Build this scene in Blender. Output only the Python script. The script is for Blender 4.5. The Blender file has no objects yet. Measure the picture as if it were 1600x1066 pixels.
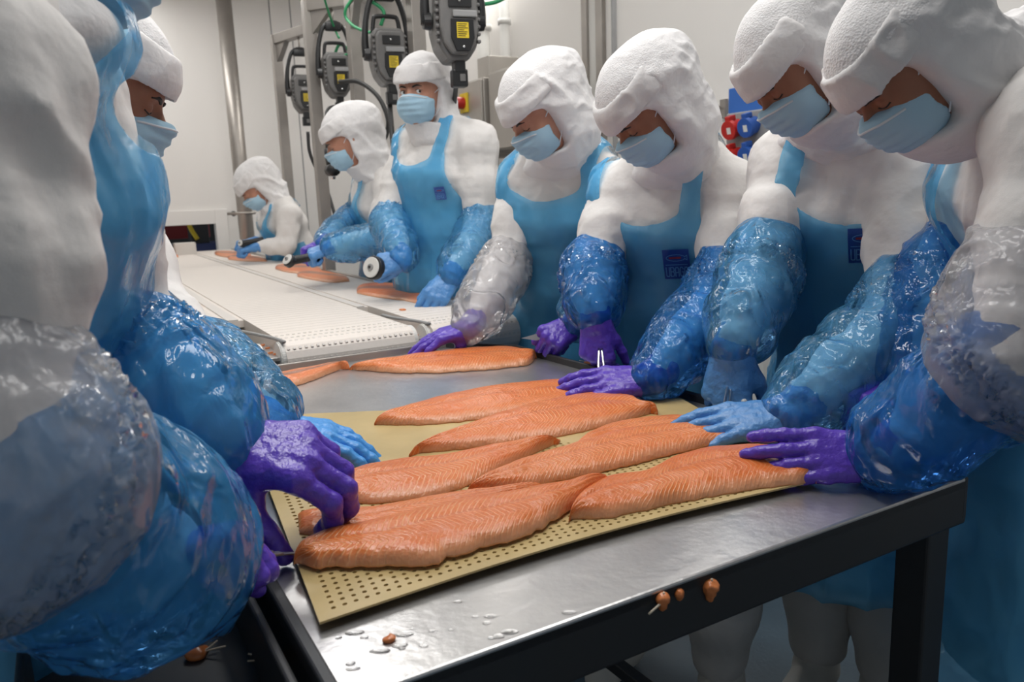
import bpy, bmesh, math, random
import numpy as np
from mathutils import Vector, Matrix
from mathutils.bvhtree import BVHTree

random.seed(4)
SC = bpy.context.scene
COL = SC.collection
V3 = lambda *a: np.array(a, dtype=np.float64)

# ------------------------------------------------------------------ camera
FPX, PITCH, ROLL, CAM_Z = 1220.0, math.radians(10.8), math.radians(2.2), 1.33
CAM = V3(0, 0, CAM_Z)
_f = V3(0, math.cos(PITCH), -math.sin(PITCH)); _r = V3(1, 0, 0); _u = np.cross(_r, _f)
_c, _s = math.cos(ROLL), math.sin(ROLL)
cam_x = _c * _r - _s * _u      # picture right
cam_y = _s * _r + _c * _u      # picture up
cd = bpy.data.cameras.new('camera'); camo = bpy.data.objects.new('camera', cd); COL.objects.link(camo)
cd.sensor_width = 36.0; cd.lens = FPX / 1600 * 36.0; cd.clip_start = 0.02; cd.clip_end = 60
M = Matrix.Identity(4)
for i in range(3):
    M[i][0] = cam_x[i]; M[i][1] = cam_y[i]; M[i][2] = -_f[i]; M[i][3] = CAM[i]
camo.matrix_world = M
SC.camera = camo
cd.dof.use_dof = True; cd.dof.focus_distance = 1.35; cd.dof.aperture_fstop = 7.0

def _ray(px, py):
    return (px - 800) / FPX * cam_x + (533 - py) / FPX * cam_y + _f
def P(px, py, Y):              # point of the room seen at that pixel, at distance Y in front of the lens
    d = _ray(px, py); return CAM + d * (Y / d[1])
def Pz(px, py, z):             # point of the room seen at that pixel, at height z
    d = _ray(px, py); return CAM + d * ((z - CAM_Z) / d[2])

# ------------------------------------------------------------------ world, lights, exposure
wd = bpy.data.worlds.new('world'); SC.world = wd; wd.use_nodes = True
wd.node_tree.nodes['Background'].inputs[0].default_value = (0.86, 0.93, 1.0, 1)
wd.node_tree.nodes['Background'].inputs[1].default_value = 0.30
SC.view_settings.view_transform = 'Standard'; SC.view_settings.look = 'None'
SC.view_settings.gamma = 1.0; SC.view_settings.use_curve_mapping = False
SC.view_settings.exposure = 0.03

E1 = V3(0.8704, 0.4924, 0); E2 = V3(-0.4924, 0.8704, 0); UP = V3(0, 0, 1)
def area(loc, sx, sy, power, col=(1, 0.985, 0.96)):
    l = bpy.data.lights.new('ceiling_light', 'AREA'); l.shape = 'RECTANGLE'; l.size = sx; l.size_y = sy
    l.energy = power; l.color = col
    o = bpy.data.objects.new('ceiling_light', l); COL.objects.link(o); o.location = loc
    o.rotation_euler = (0, 0, math.atan2(E2[1], E2[0]))
    return o
LAMPS = [(0.55, 1.9, 16), (-0.9, 3.6, 16), (1.0, 3.9, 30), (-2.6, 5.6, 17), (-2.3, 2.0, 14), (-0.2, 5.8, 28), (-0.35, 1.5, 25)]
for x, y, w in LAMPS:
    area((x, y, 2.995), 1.5, 0.35, w)

# ------------------------------------------------------------------ materials
def mat(name, col, rough=0.5, metal=0.0, spec=0.5, noise=None, bump=None, coat=0.0, sss=None, aniso=None):
    m = bpy.data.materials.new(name); m.use_nodes = True
    nt = m.node_tree; N = nt.nodes; L = nt.links; b = N['Principled BSDF']
    b.inputs['Base Color'].default_value = (*col, 1); b.inputs['Roughness'].default_value = rough
    b.inputs['Metallic'].default_value = metal; b.inputs['Specular IOR Level'].default_value = spec
    b.inputs['Coat Weight'].default_value = coat; b.inputs['Coat Roughness'].default_value = 0.12
    if sss:
        b.inputs['Subsurface Weight'].default_value = sss[0]; b.inputs['Subsurface Radius'].default_value = sss[1]
        b.inputs['Subsurface Scale'].default_value = 1.0
    tc = N.new('ShaderNodeTexCoord')
    if noise:   # (scale, amount, colour2[, stretch])
        n = N.new('ShaderNodeTexNoise'); n.inputs['Scale'].default_value = noise[0]; n.inputs['Detail'].default_value = 5
        mp = N.new('ShaderNodeMapping'); mp.inputs['Scale'].default_value = noise[3] if len(noise) > 3 else (1, 1, 1)
        mp.inputs['Rotation'].default_value = noise[4] if len(noise) > 4 else (0, 0, 0)
        L.new(tc.outputs['Object'], mp.inputs[0]); L.new(mp.outputs[0], n.inputs['Vector'])
        r = N.new('ShaderNodeValToRGB'); r.color_ramp.elements[0].position = 0.35; r.color_ramp.elements[1].position = 0.68
        r.color_ramp.elements[0].color = (*noise[2], 1); r.color_ramp.elements[1].color = (*col, 1)
        mx = N.new('ShaderNodeMixRGB'); mx.inputs[0].default_value = noise[1]; mx.inputs[1].default_value = (*col, 1)
        L.new(n.outputs[0], r.inputs[0]); L.new(r.outputs[0], mx.inputs[2]); L.new(mx.outputs[0], b.inputs['Base Color'])
    if bump:    # list of (kind, scale, strength, distance)
        prev = None
        for kind, sc_, st, di in bump:
            if kind == 'noise':
                t = N.new('ShaderNodeTexNoise'); t.inputs['Detail'].default_value = 3; out = 0
            elif kind == 'fold':
                t = N.new('ShaderNodeTexNoise'); t.noise_type = 'RIDGED_MULTIFRACTAL'; t.inputs['Detail'].default_value = 1.5; t.inputs['Distortion'].default_value = 0.8; out = 0
            elif kind == 'voronoi':
                t = N.new('ShaderNodeTexVoronoi'); t.feature = 'F1'; out = 0
            elif kind == 'wave':
                t = N.new('ShaderNodeTexWave'); out = 1
            t.inputs['Scale'].default_value = sc_
            if kind == 'fold':
                mp_ = N.new('ShaderNodeMapping'); mp_.inputs['Scale'].default_value = (1, 1, .4); mp_.inputs['Rotation'].default_value = (.35, .3, 0); L.new(tc.outputs['Object'], mp_.inputs[0]); L.new(mp_.outputs[0], t.inputs['Vector'])
            else: L.new(tc.outputs['Object'], t.inputs['Vector'])
            bp = N.new('ShaderNodeBump'); bp.inputs['Strength'].default_value = st; bp.inputs['Distance'].default_value = di
            L.new(t.outputs[out], bp.inputs['Height'])
            if prev: L.new(prev.outputs[0], bp.inputs['Normal'])
            prev = bp
        L.new(prev.outputs[0], b.inputs['Normal'])
    return m

def film(name, tint, deep, body, fac, rough=0.16, gloss=0.22, bumps=((38, 0.55, 0.02), (120, 0.4, 0.006))):
    """thin polythene: clear tint (deeper where one looks along the sheet) + a milky body + a shiny skin"""
    m = bpy.data.materials.new(name); m.use_nodes = True
    nt = m.node_tree; N = nt.nodes; L = nt.links; N.clear()
    out = N.new('ShaderNodeOutputMaterial')
    tc = N.new('ShaderNodeTexCoord')
    prev = None
    for i, (s, st, di) in enumerate(bumps):
        t = N.new('ShaderNodeTexNoise'); t.noise_type = 'RIDGED_MULTIFRACTAL' if i == 0 else 'FBM'
        t.inputs['Scale'].default_value = s; t.inputs['Detail'].default_value = 1.5; t.inputs['Distortion'].default_value = 1.2
        mp = N.new('ShaderNodeMapping'); mp.inputs['Scale'].default_value = (1, 1, .55); mp.inputs['Rotation'].default_value = (.5, .6, .3)
        L.new(tc.outputs['Object'], mp.inputs[0]); L.new(mp.outputs[0], t.inputs['Vector'])
        bp = N.new('ShaderNodeBump'); bp.inputs['Strength'].default_value = st; bp.inputs['Distance'].default_value = di
        L.new(t.outputs[0], bp.inputs['Height'])
        if prev: L.new(prev.outputs[0], bp.inputs['Normal'])
        prev = bp
    fc = N.new('ShaderNodeLayerWeight'); fc.inputs[0].default_value = 0.25
    n0 = N.new('ShaderNodeTexNoise'); n0.inputs['Scale'].default_value = 13; n0.inputs['Detail'].default_value = 4; n0.inputs['Distortion'].default_value = 1.0
    L.new(tc.outputs['Object'], n0.inputs['Vector'])
    mr = N.new('ShaderNodeMapRange'); mr.inputs[1].default_value = 0.35; mr.inputs[2].default_value = 0.65
    mr.inputs[3].default_value = 0; mr.inputs[4].default_value = 0.28; L.new(n0.outputs[0], mr.inputs[0])
    ad = N.new('ShaderNodeMath'); ad.operation = 'ADD'; ad.use_clamp = True; L.new(fc.outputs['Facing'], ad.inputs[0]); L.new(mr.outputs[0], ad.inputs[1])
    tm = N.new('ShaderNodeMixRGB'); tm.inputs[1].default_value = (*tint, 1); tm.inputs[2].default_value = (*deep, 1); L.new(ad.outputs[0], tm.inputs[0])
    tr = N.new('ShaderNodeBsdfTransparent'); L.new(tm.outputs[0], tr.inputs[0])
    df = N.new('ShaderNodeBsdfDiffuse'); df.inputs[0].default_value = (*body, 1)
    tl = N.new('ShaderNodeBsdfTranslucent'); tl.inputs[0].default_value = (*body, 1)
    gl = N.new('ShaderNodeBsdfGlossy'); gl.inputs[0].default_value = (1, 1, 1, 1); gl.inputs['Roughness'].default_value = rough
    md = N.new('ShaderNodeMixShader'); md.inputs[0].default_value = 0.35
    L.new(df.outputs[0], md.inputs[1]); L.new(tl.outputs[0], md.inputs[2])
    mx = N.new('ShaderNodeMixShader'); L.new(tr.outputs[0], mx.inputs[1]); L.new(md.outputs[0], mx.inputs[2]); mx.inputs[0].default_value = fac
    m2 = N.new('ShaderNodeMixShader')
    fr = N.new('ShaderNodeLayerWeight'); fr.inputs[0].default_value = gloss
    L.new(prev.outputs[0], gl.inputs['Normal']); L.new(prev.outputs[0], fr.inputs['Normal']); L.new(prev.outputs[0], df.inputs['Normal'])
    L.new(fr.outputs['Fresnel'], m2.inputs[0]); L.new(mx.outputs[0], m2.inputs[1]); L.new(gl.outputs[0], m2.inputs[2])
    L.new(m2.outputs[0], out.inputs[0])
    return m

MT = {}
MT['coat'] = mat('white_cotton', (0.76, 0.735, 0.715), 0.85, spec=0.2, noise=(3, 0.5, (0.70, 0.675, 0.655)), bump=[('fold', 7, 0.45, 0.02), ('noise', 16, 0.3, 0.02), ('noise', 600, 0.25, 0.001)])
MT['hood'] = mat('hood_cotton', (0.78, 0.765, 0.765), 0.85, spec=0.2, bump=[('fold', 13, 0.4, 0.012), ('noise', 22, 0.4, 0.02), ('noise', 700, 0.3, 0.001)])
MT['mesh'] = mat('hood_mesh', (0.78, 0.765, 0.765), 0.8, spec=0.2, bump=[('noise', 22, 0.3, 0.02), ('voronoi', 300, 0.4, 0.002)])
MT['band'] = mat('band_knit', (0.74, 0.72, 0.715), 0.9, spec=0.15, bump=[('noise', 26, 0.35, 0.015), ('noise', 900, 0.3, 0.001)])
MT['mask'] = mat('mask_blue', (0.40, 0.60, 0.74), 0.8, spec=0.2, bump=[('noise', 500, 0.2, 0.001)])
MT['mask_white'] = mat('mask_white', (0.72, 0.76, 0.80), 0.8, spec=0.2)
MT['apron'] = film('apron_film', (0.60, 0.86, 0.99), (0.20, 0.56, 0.96), (0.14, 0.58, 0.96), 0.42, 0.20, 0.16, ((9, 0.5, 0.03), (60, 0.2, 0.006)))
MT['apron_near'] = MT['apron']
MT['sleeve'] = film('sleeve_film', (0.66, 0.89, 0.99), (0.10, 0.42, 0.94), (0.16, 0.56, 0.95), 0.32, 0.10, 0.26, ((17, 0.9, 0.03), (50, 0.5, 0.008)))
MT['deep_near'] = film('deep_near_film', (0.42, 0.72, 0.97), (0.05, 0.28, 0.90), (0.05, 0.32, 0.88), 0.48, 0.10, 0.28, ((17, 0.9, 0.03), (45, 0.5, 0.008)))
MT['near_sleeve'] = film('near_sleeve_film', (0.50, 0.80, 0.98), (0.08, 0.36, 0.92), (0.10, 0.46, 0.90), 0.52, 0.10, 0.26, ((15, 0.9, 0.03), (40, 0.5, 0.008)))
MT['deep_sleeve'] = film('deep_sleeve_film', (0.42, 0.74, 0.97), (0.05, 0.30, 0.90), (0.05, 0.34, 0.86), 0.32, 0.10, 0.28, ((20, 0.9, 0.03), (50, 0.5, 0.008)))
MT['clear'] = film('clear_film', (0.97, 0.965, 0.965), (0.88, 0.87, 0.89), (0.85, 0.84, 0.86), 0.34, 0.14, 0.20, ((16, 0.9, 0.03), (60, 0.4, 0.006)))
MT['purple'] = mat('purple_nitrile', (0.115, 0.055, 0.50), 0.30, spec=0.5, noise=(20, 0.5, (0.08, 0.035, 0.38)), bump=[('noise', 60, 0.5, 0.008), ('noise', 300, 0.2, 0.001)])
MT['blue'] = mat('blue_nitrile', (0.10, 0.29, 0.62), 0.36, spec=0.5, noise=(20, 0.5, (0.07, 0.22, 0.52)), bump=[('noise', 60, 0.5, 0.008), ('noise', 300, 0.2, 0.001)])
MT['bright_blue'] = mat('bright_blue_nitrile', (0.07, 0.33, 0.78), 0.34, spec=0.5, bump=[('noise', 60, 0.5, 0.008)])
MT['skin'] = mat('skin', (0.50, 0.25, 0.17), 0.5, spec=0.35, sss=(0.1, (0.02, 0.008, 0.004)), noise=(45, 0.35, (0.40, 0.17, 0.11)), bump=[('noise', 260, 0.12, 0.001)])
MT['tan'] = mat('tan_skin', (0.34, 0.155, 0.095), 0.5, spec=0.35, sss=(0.1, (0.02, 0.008, 0.004)), noise=(45, 0.35, (0.25, 0.10, 0.06)), bump=[('noise', 260, 0.12, 0.001)])
MT['hair'] = mat('dark_hair', (0.02, 0.013, 0.01), 0.6)
MT['eye'] = mat('eye_white', (0.7, 0.68, 0.66), 0.15)
MT['iris'] = mat('dark_iris', (0.03, 0.015, 0.01), 0.1)
MT['trouser'] = mat('white_trouser', (0.55, 0.54, 0.52), 0.9, spec=0.2, bump=[('noise', 12, 0.4, 0.03)])
MT['boot'] = mat('white_boot', (0.55, 0.54, 0.50), 0.45)
MT['steel'] = mat('brushed_steel', (0.66, 0.65, 0.64), 0.30, metal=0.85, noise=(6, 0.7, (0.40, 0.40, 0.41), (1, 1, 1)), bump=[('noise', 55, 0.18, 0.004)])
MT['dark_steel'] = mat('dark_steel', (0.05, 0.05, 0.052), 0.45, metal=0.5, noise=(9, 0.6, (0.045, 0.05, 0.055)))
MT['post'] = mat('satin_steel', (0.40, 0.37, 0.34), 0.42, metal=0.7, noise=(10, 0.4, (0.3, 0.28, 0.26)))
MT['mat'] = mat('cream_rubber', (0.56, 0.42, 0.19), 0.38, spec=0.5, noise=(14, 0.6, (0.42, 0.31, 0.13)))
MT['belt'] = mat('belt_plastic', (0.76, 0.70, 0.645), 0.5, noise=(3, 0.3, (0.74, 0.68, 0.62)), bump=[('noise', 90, 0.15, 0.002)])
MT['belt_gap'] = mat('belt_darker_plastic', (0.66, 0.62, 0.58), 0.5)  # darker belt tone for the hinges, seams and guide grooves
MT['wall'] = mat('wall_panel', (0.84, 0.815, 0.785), 0.5, noise=(1.2, 0.35, (0.80, 0.77, 0.74)), bump=[('wave', 30, 0.03, 0.002)])
MT['ceiling'] = mat('ceiling_white', (0.75, 0.74, 0.72), 0.7)
MT['floor'] = mat('floor_blue', (0.065, 0.115, 0.16), 0.42, noise=(5, 0.6, (0.045, 0.08, 0.115)), bump=[('noise', 80, 0.2, 0.003)])
MT['black'] = mat('black_plastic', (0.015, 0.015, 0.016), 0.4)
MT['reel'] = mat('grey_plastic', (0.17, 0.165, 0.16), 0.45, noise=(30, 0.3, (0.08, 0.08, 0.08)))
MT['grey'] = mat('light_grey_plastic', (0.30, 0.30, 0.30), 0.45)
MT['yellow'] = mat('yellow_label', (0.75, 0.55, 0.03), 0.5)
MT['red'] = mat('red_plastic', (0.50, 0.02, 0.015), 0.35)
MT['socket_blue'] = mat('blue_plastic', (0.02, 0.09, 0.38), 0.35)
MT['blue_sign'] = mat('blue_sign', (0.03, 0.14, 0.50), 0.4)
MT['green'] = mat('green_hose', (0.03, 0.30, 0.12), 0.4)
MT['cable'] = mat('black_cable', (0.03, 0.03, 0.03), 0.5)
MT['label'] = mat('navy_print', (0.012, 0.06, 0.30), 0.4)
MT['label_light'] = mat('pale_blue_print', (0.10, 0.30, 0.62), 0.4)
MT['redprint'] = mat('red_print', (0.25, 0.03, 0.05), 0.4)
MT['cabinet'] = mat('cabinet_steel', (0.46, 0.43, 0.39), 0.42, metal=0.45, noise=(6, 0.4, (0.38, 0.35, 0.32)))
MT['pvc'] = mat('pvc_white', (0.70, 0.69, 0.66), 0.4)
MT['chrome'] = mat('polished_steel', (0.62, 0.62, 0.62), 0.18, metal=1.0)
MT['bone'] = mat('pale_bone', (0.72, 0.62, 0.48), 0.4)
MT['scrap'] = mat('salmon_scrap', (0.68, 0.22, 0.07), 0.3, spec=0.6)
MT['redcuff'] = mat('red_knit', (0.6, 0.02, 0.02), 0.9, bump=[('noise', 300, 0.6, 0.003)])
MT['bluecuff'] = mat('pale_knit', (0.28, 0.42, 0.60), 0.9, bump=[('noise', 300, 0.6, 0.003)])
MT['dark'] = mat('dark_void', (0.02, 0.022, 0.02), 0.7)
MT['crate_red'] = mat('crate_red', (0.22, 0.02, 0.02), 0.5)
MT['crate_blue'] = mat('crate_blue', (0.02, 0.035, 0.13), 0.5)
MT['crate_white'] = mat('crate_white', (0.65, 0.62, 0.58), 0.5)
MT['lamp'] = bpy.data.materials.new('lamp_glow'); MT['lamp'].use_nodes = True
_b = MT['lamp'].node_tree.nodes['Principled BSDF']; _b.inputs['Emission Color'].default_value = (1, 0.98, 0.95, 1); _b.inputs['Emission Strength'].default_value = 4

def salmon_mat(name, base, deep, line, streak=None):
    """UV: u in metres along the fillet, v 0 (belly edge) .. 1 (back edge)"""
    m = bpy.data.materials.new(name); m.use_nodes = True
    nt = m.node_tree; N = nt.nodes; L = nt.links; b = N['Principled BSDF']
    def math_(op, a, bb=None, cc=None):
        n = N.new('ShaderNodeMath'); n.operation = op
        for i, x in enumerate((a, bb, cc)):
            if x is None: continue
            if isinstance(x, (int, float)): n.inputs[i].default_value = x
            else: L.new(x, n.inputs[i])
        return n.outputs[0]
    uv = N.new('ShaderNodeUVMap'); sp = N.new('ShaderNodeSeparateXYZ'); L.new(uv.outputs[0], sp.inputs[0])
    u, v = sp.outputs[0], sp.outputs[1]
    tc = N.new('ShaderNodeTexCoord')
    nz = N.new('ShaderNodeTexNoise'); nz.inputs['Scale'].default_value = 28; nz.inputs['Detail'].default_value = 3
    L.new(tc.outputs['Object'], nz.inputs['Vector'])
    nz2 = N.new('ShaderNodeTexNoise'); nz2.inputs['Scale'].default_value = 9; nz2.inputs['Detail'].default_value = 5
    L.new(tc.outputs['Object'], nz2.inputs['Vector'])
    nz3 = N.new('ShaderNodeTexNoise'); nz3.inputs['Scale'].default_value = 320; nz3.inputs['Detail'].default_value = 2
    L.new(tc.outputs['Object'], nz3.inputs['Vector'])
    # muscle chevrons: two back-bent waves either side of the midline
    w = math_('ABSOLUTE', math_('SUBTRACT', v, 0.52))
    zig = math_('ABSOLUTE', math_('SUBTRACT', w, 0.24))
    ph = math_('ADD', math_('MULTIPLY', u, 125.0), math_('MULTIPLY', zig, 11.0))
    ph = math_('ADD', ph, math_('MULTIPLY', nz.outputs[0], 1.6))
    fr = math_('FRACT', ph)
    tri = math_('ABSOLUTE', math_('SUBTRACT', fr, 0.5))            # 0 at the line
    ln = N.new('ShaderNodeMapRange'); ln.inputs[1].default_value = 0.02; ln.inputs[2].default_value = 0.20
    ln.inputs[3].default_value = 1; ln.inputs[4].default_value = 0; L.new(tri, ln.inputs[0])
    amt = N.new('ShaderNodeMapRange'); amt.inputs[1].default_value = 0.32; amt.inputs[2].default_value = 0.66
    amt.inputs[3].default_value = 0.15; amt.inputs[4].default_value = 0.75; L.new(nz2.outputs[0], amt.inputs[0])
    lines = math_('MULTIPLY', ln.outputs[0], amt.outputs[0])
    c1 = N.new('ShaderNodeMixRGB'); c1.inputs[1].default_value = (*deep, 1); c1.inputs[2].default_value = (*base, 1)
    L.new(nz2.outputs[0], c1.inputs[0])
    # darker red lateral stripe
    st = N.new('ShaderNodeMapRange'); st.inputs[1].default_value = 0.0; st.inputs[2].default_value = 0.035
    st.inputs[3].default_value = 0.5; st.inputs[4].default_value = 0; L.new(w, st.inputs[0])
    c2 = N.new('ShaderNodeMixRGB'); L.new(st.outputs[0], c2.inputs[0]); L.new(c1.outputs[0], c2.inputs[1]); c2.inputs[2].default_value = (*(streak or (0.52, 0.13, 0.055)), 1)
    c3 = N.new('ShaderNodeMixRGB'); L.new(lines, c3.inputs[0]); L.new(c2.outputs[0], c3.inputs[1]); c3.inputs[2].default_value = (*line, 1)
    # pale belly fat along the low edge, fading at random
    ed = N.new('ShaderNodeMapRange'); ed.inputs[1].default_value = 0.0; ed.inputs[2].default_value = 0.135
    ed.inputs[3].default_value = 0.85; ed.inputs[4].default_value = 0; L.new(math_('ADD', v, math_('MULTIPLY', math_('SUBTRACT', nz2.outputs[0], 0.5), 0.12)), ed.inputs[0])
    c4 = N.new('ShaderNodeMixRGB'); L.new(ed.outputs[0], c4.inputs[0]); L.new(c3.outputs[0], c4.inputs[1]); c4.inputs[2].default_value = (0.70, 0.36, 0.20, 1)
    last = c4
    if streak:
        g = N.new('ShaderNodeMapRange'); g.inputs[1].default_value = 0.04; g.inputs[2].default_value = 0.17
        g.inputs[3].default_value = 0.75; g.inputs[4].default_value = 0
        L.new(math_('ADD', w, math_('MULTIPLY', math_('SUBTRACT', nz.outputs[0], 0.5), 0.15)), g.inputs[0])
        c5 = N.new('ShaderNodeMixRGB'); L.new(g.outputs[0], c5.inputs[0]); L.new(c4.outputs[0], c5.inputs[1]); c5.inputs[2].default_value = (0.20, 0.13, 0.11, 1)
        last = c5
    L.new(last.outputs[0], b.inputs['Base Color'])
    b.inputs['Roughness'].default_value = 0.30; b.inputs['Specular IOR Level'].default_value = 0.5
    b.inputs['Subsurface Weight'].default_value = 0.12; b.inputs['Subsurface Radius'].default_value = (0.012, 0.004, 0.002); b.inputs['Subsurface Scale'].default_value = 1
    b1 = N.new('ShaderNodeBump'); b1.inputs['Strength'].default_value = 0.45; b1.inputs['Distance'].default_value = 0.0015; L.new(lines, b1.inputs['Height'])
    b2 = N.new('ShaderNodeBump'); b2.inputs['Strength'].default_value = 0.35; b2.inputs['Distance'].default_value = 0.0012; L.new(nz3.outputs[0], b2.inputs['Height']); L.new(b1.outputs[0], b2.inputs['Normal'])
    b3 = N.new('ShaderNodeBump'); b3.inputs['Strength'].default_value = 0.5; b3.inputs['Distance'].default_value = 0.012; L.new(nz.outputs[0], b3.inputs['Height']); L.new(b2.outputs[0], b3.inputs['Normal'])
    L.new(b3.outputs[0], b.inputs['Normal'])
    return m
MT['salmon'] = salmon_mat('salmon_flesh', (0.74, 0.210, 0.045), (0.62, 0.130, 0.024), (0.90, 0.46, 0.22))
MT['salmon_pale'] = salmon_mat('salmon_flesh_pale', (0.76, 0.235, 0.062), (0.64, 0.15, 0.035), (0.86, 0.43, 0.20))
MT['salmon_skinned'] = salmon_mat('salmon_flesh_skinned', (0.76, 0.235, 0.075), (0.66, 0.17, 0.05), (0.80, 0.34, 0.15), streak=(0.26, 0.14, 0.10))

# ------------------------------------------------------------------ mesh helpers
def link(name, me, m=None, parent=None, smooth=True):
    o = bpy.data.objects.new(name, me); COL.objects.link(o)
    if m is not None: me.materials.append(MT[m] if isinstance(m, str) else m)
    if smooth and len(me.polygons): me.polygons.foreach_set('use_smooth', [True] * len(me.polygons))
    if parent is not None: o.parent = parent; o.matrix_parent_inverse = parent.matrix_world.inverted() if parent.type == 'EMPTY' else Matrix.Identity(4)
    return o
def empty(name, loc=(0, 0, 0), label=None, cat=None, group=None):
    o = bpy.data.objects.new(name, None); COL.objects.link(o); o.location = loc; o.empty_display_size = 0.05
    o.matrix_world = Matrix.Translation(Vector(loc))
    if label: tag(o, label, cat, group)
    return o
def tag(o, label=None, cat=None, group=None, kind=None):
    if label: o['label'] = label
    if cat: o['category'] = cat
    if group: o['group'] = group
    if kind: o['kind'] = kind
    return o
def from_bm(name, bm, m, parent=None, smooth=False, auto=None):
    me = bpy.data.meshes.new(name); bmesh.ops.recalc_face_normals(bm, faces=bm.faces); bm.to_mesh(me); bm.free()
    o = link(name, me, m, parent, smooth)
    if auto: me.shade_smooth() if False else None
    return o
def frame(origin, x, y, z):
    m = Matrix.Identity(4)
    for i in range(3): m[i][0] = x[i]; m[i][1] = y[i]; m[i][2] = z[i]; m[i][3] = origin[i]
    return m
def bm_box(bm, c, x, y, z, sx, sy, sz, bevel=0.0, seg=2):
    """box centred at c with axes x,y,z and full sizes"""
    r = bmesh.ops.create_cube(bm, size=1.0, matrix=frame(c, np.array(x) * sx, np.array(y) * sy, np.array(z) * sz))
    if bevel > 0:
        es = list({e for v in r['verts'] for e in v.link_edges})
        bmesh.ops.bevel(bm, geom=es, offset=bevel, segments=seg, affect='EDGES', profile=0.5)
def box(name, c, x, y, z, sx, sy, sz, m, parent=None, bevel=0.003):
    bm = bmesh.new(); bm_box(bm, c, x, y, z, sx, sy, sz, bevel); return from_bm(name, bm, m, parent)
AX = (V3(1, 0, 0), V3(0, 1, 0), V3(0, 0, 1))
def prism(bm, poly, z0, z1, axes=None, origin=V3(0, 0, 0), bevel=0.0):
    """poly list of (a,b) on axes[0],axes[1]; extruded along axes[2] from z0 to z1"""
    ax = axes or AX
    pt = lambda a, b, c: tuple(origin + ax[0] * a + ax[1] * b + ax[2] * c)
    lo = [bm.verts.new(pt(a, b, z0)) for a, b in poly]; hi = [bm.verts.new(pt(a, b, z1)) for a, b in poly]
    f1 = bm.faces.new(lo); f2 = bm.faces.new(hi[::-1]); n = len(poly)
    for i in range(n): bm.faces.new((lo[i], hi[i], hi[(i + 1) % n], lo[(i + 1) % n]))
    if bevel > 0:
        es = list({e for v in lo + hi for e in v.link_edges})
        bmesh.ops.bevel(bm, geom=es, offset=bevel, segments=2, affect='EDGES', profile=0.5)
def catmull(pts, n):
    pts = [np.array(p, float) for p in pts]
    if len(pts) < 3:
        return [pts[0] + (pts[-1] - pts[0]) * t for t in np.linspace(0, 1, n)]
    q = [2 * pts[0] - pts[1]] + pts + [2 * pts[-1] - pts[-2]]; out = []
    for t in np.linspace(0, len(pts) - 1 - 1e-9, n):
        i = int(t); s = t - i; a, b, c, d = q[i:i + 4]
        out.append(0.5 * ((2 * b) + (-a + c) * s + (2 * a - 5 * b + 4 * c - d) * s * s + (-a + 3 * b - 3 * c + d) * s ** 3))
    return out
def bm_tube(bm, pts, r, n=10, res=None, cap=True):
    path = catmull(pts, res or max(2, 6 * (len(pts) - 1) + 1)) if len(pts) > 2 else [np.array(p, float) for p in pts]
    rs = r if hasattr(r, '__len__') else [r] * len(path)
    if len(rs) != len(path): rs = np.interp(np.linspace(0, 1, len(path)), np.linspace(0, 1, len(rs)), rs)
    rings = []; prev = None
    for i, p in enumerate(path):
        t = path[min(i + 1, len(path) - 1)] - path[max(i - 1, 0)]; t = t / (np.linalg.norm(t) + 1e-12)
        if prev is None:
            a = np.cross(t, V3(0, 0, 1)); a = np.cross(t, V3(1, 0, 0)) if np.linalg.norm(a) < 0.1 else a
        else: a = prev - t * (prev @ t)
        a /= np.linalg.norm(a); prev = a; b = np.cross(t, a)
        rings.append([bm.verts.new(tuple(p + rs[i] * (a * math.cos(k * 2 * math.pi / n) + b * math.sin(k * 2 * math.pi / n)))) for k in range(n)])
    for i in range(len(rings) - 1):
        for k in range(n): bm.faces.new((rings[i][k], rings[i][(k + 1) % n], rings[i + 1][(k + 1) % n], rings[i + 1][k]))
    if cap: bm.faces.new(rings[0][::-1]); bm.faces.new(rings[-1])
def tube(name, pts, r, m, parent=None, n=10, res=None):
    bm = bmesh.new(); bm_tube(bm, pts, r, n, res); return from_bm(name, bm, m, parent, smooth=True)

# ------------------------------------------------------------------ value noise on arrays
_rng = np.random.RandomState(7); _TAB = _rng.uniform(-1, 1, 8192).astype(np.float32)
def vnoise(p):
    i = np.floor(p).astype(np.int64); f = (p - i).astype(np.float32); f = f * f * f * (f * (f * 6 - 15) + 10); out = 0
    for dx in (0, 1):
        for dy in (0, 1):
            for dz in (0, 1):
                h = ((i[:, 0] + dx) * 73856093) ^ ((i[:, 1] + dy) * 19349663) ^ ((i[:, 2] + dz) * 83492791)
                h = (h ^ (h >> 13)) & 8191
                out = out + _TAB[h] * (f[:, 0] if dx else 1 - f[:, 0]) * (f[:, 1] if dy else 1 - f[:, 1]) * (f[:, 2] if dz else 1 - f[:, 2])
    return out
def ridge(p): return 1 - 2.2 * np.abs(vnoise(p))
def stretch(p, axis, k):
    """compress the coordinate along axis by k (<1 makes long features along axis)"""
    a = np.array(axis, float); a /= np.linalg.norm(a); return p + np.outer(p @ a, a) * (k - 1)

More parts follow.
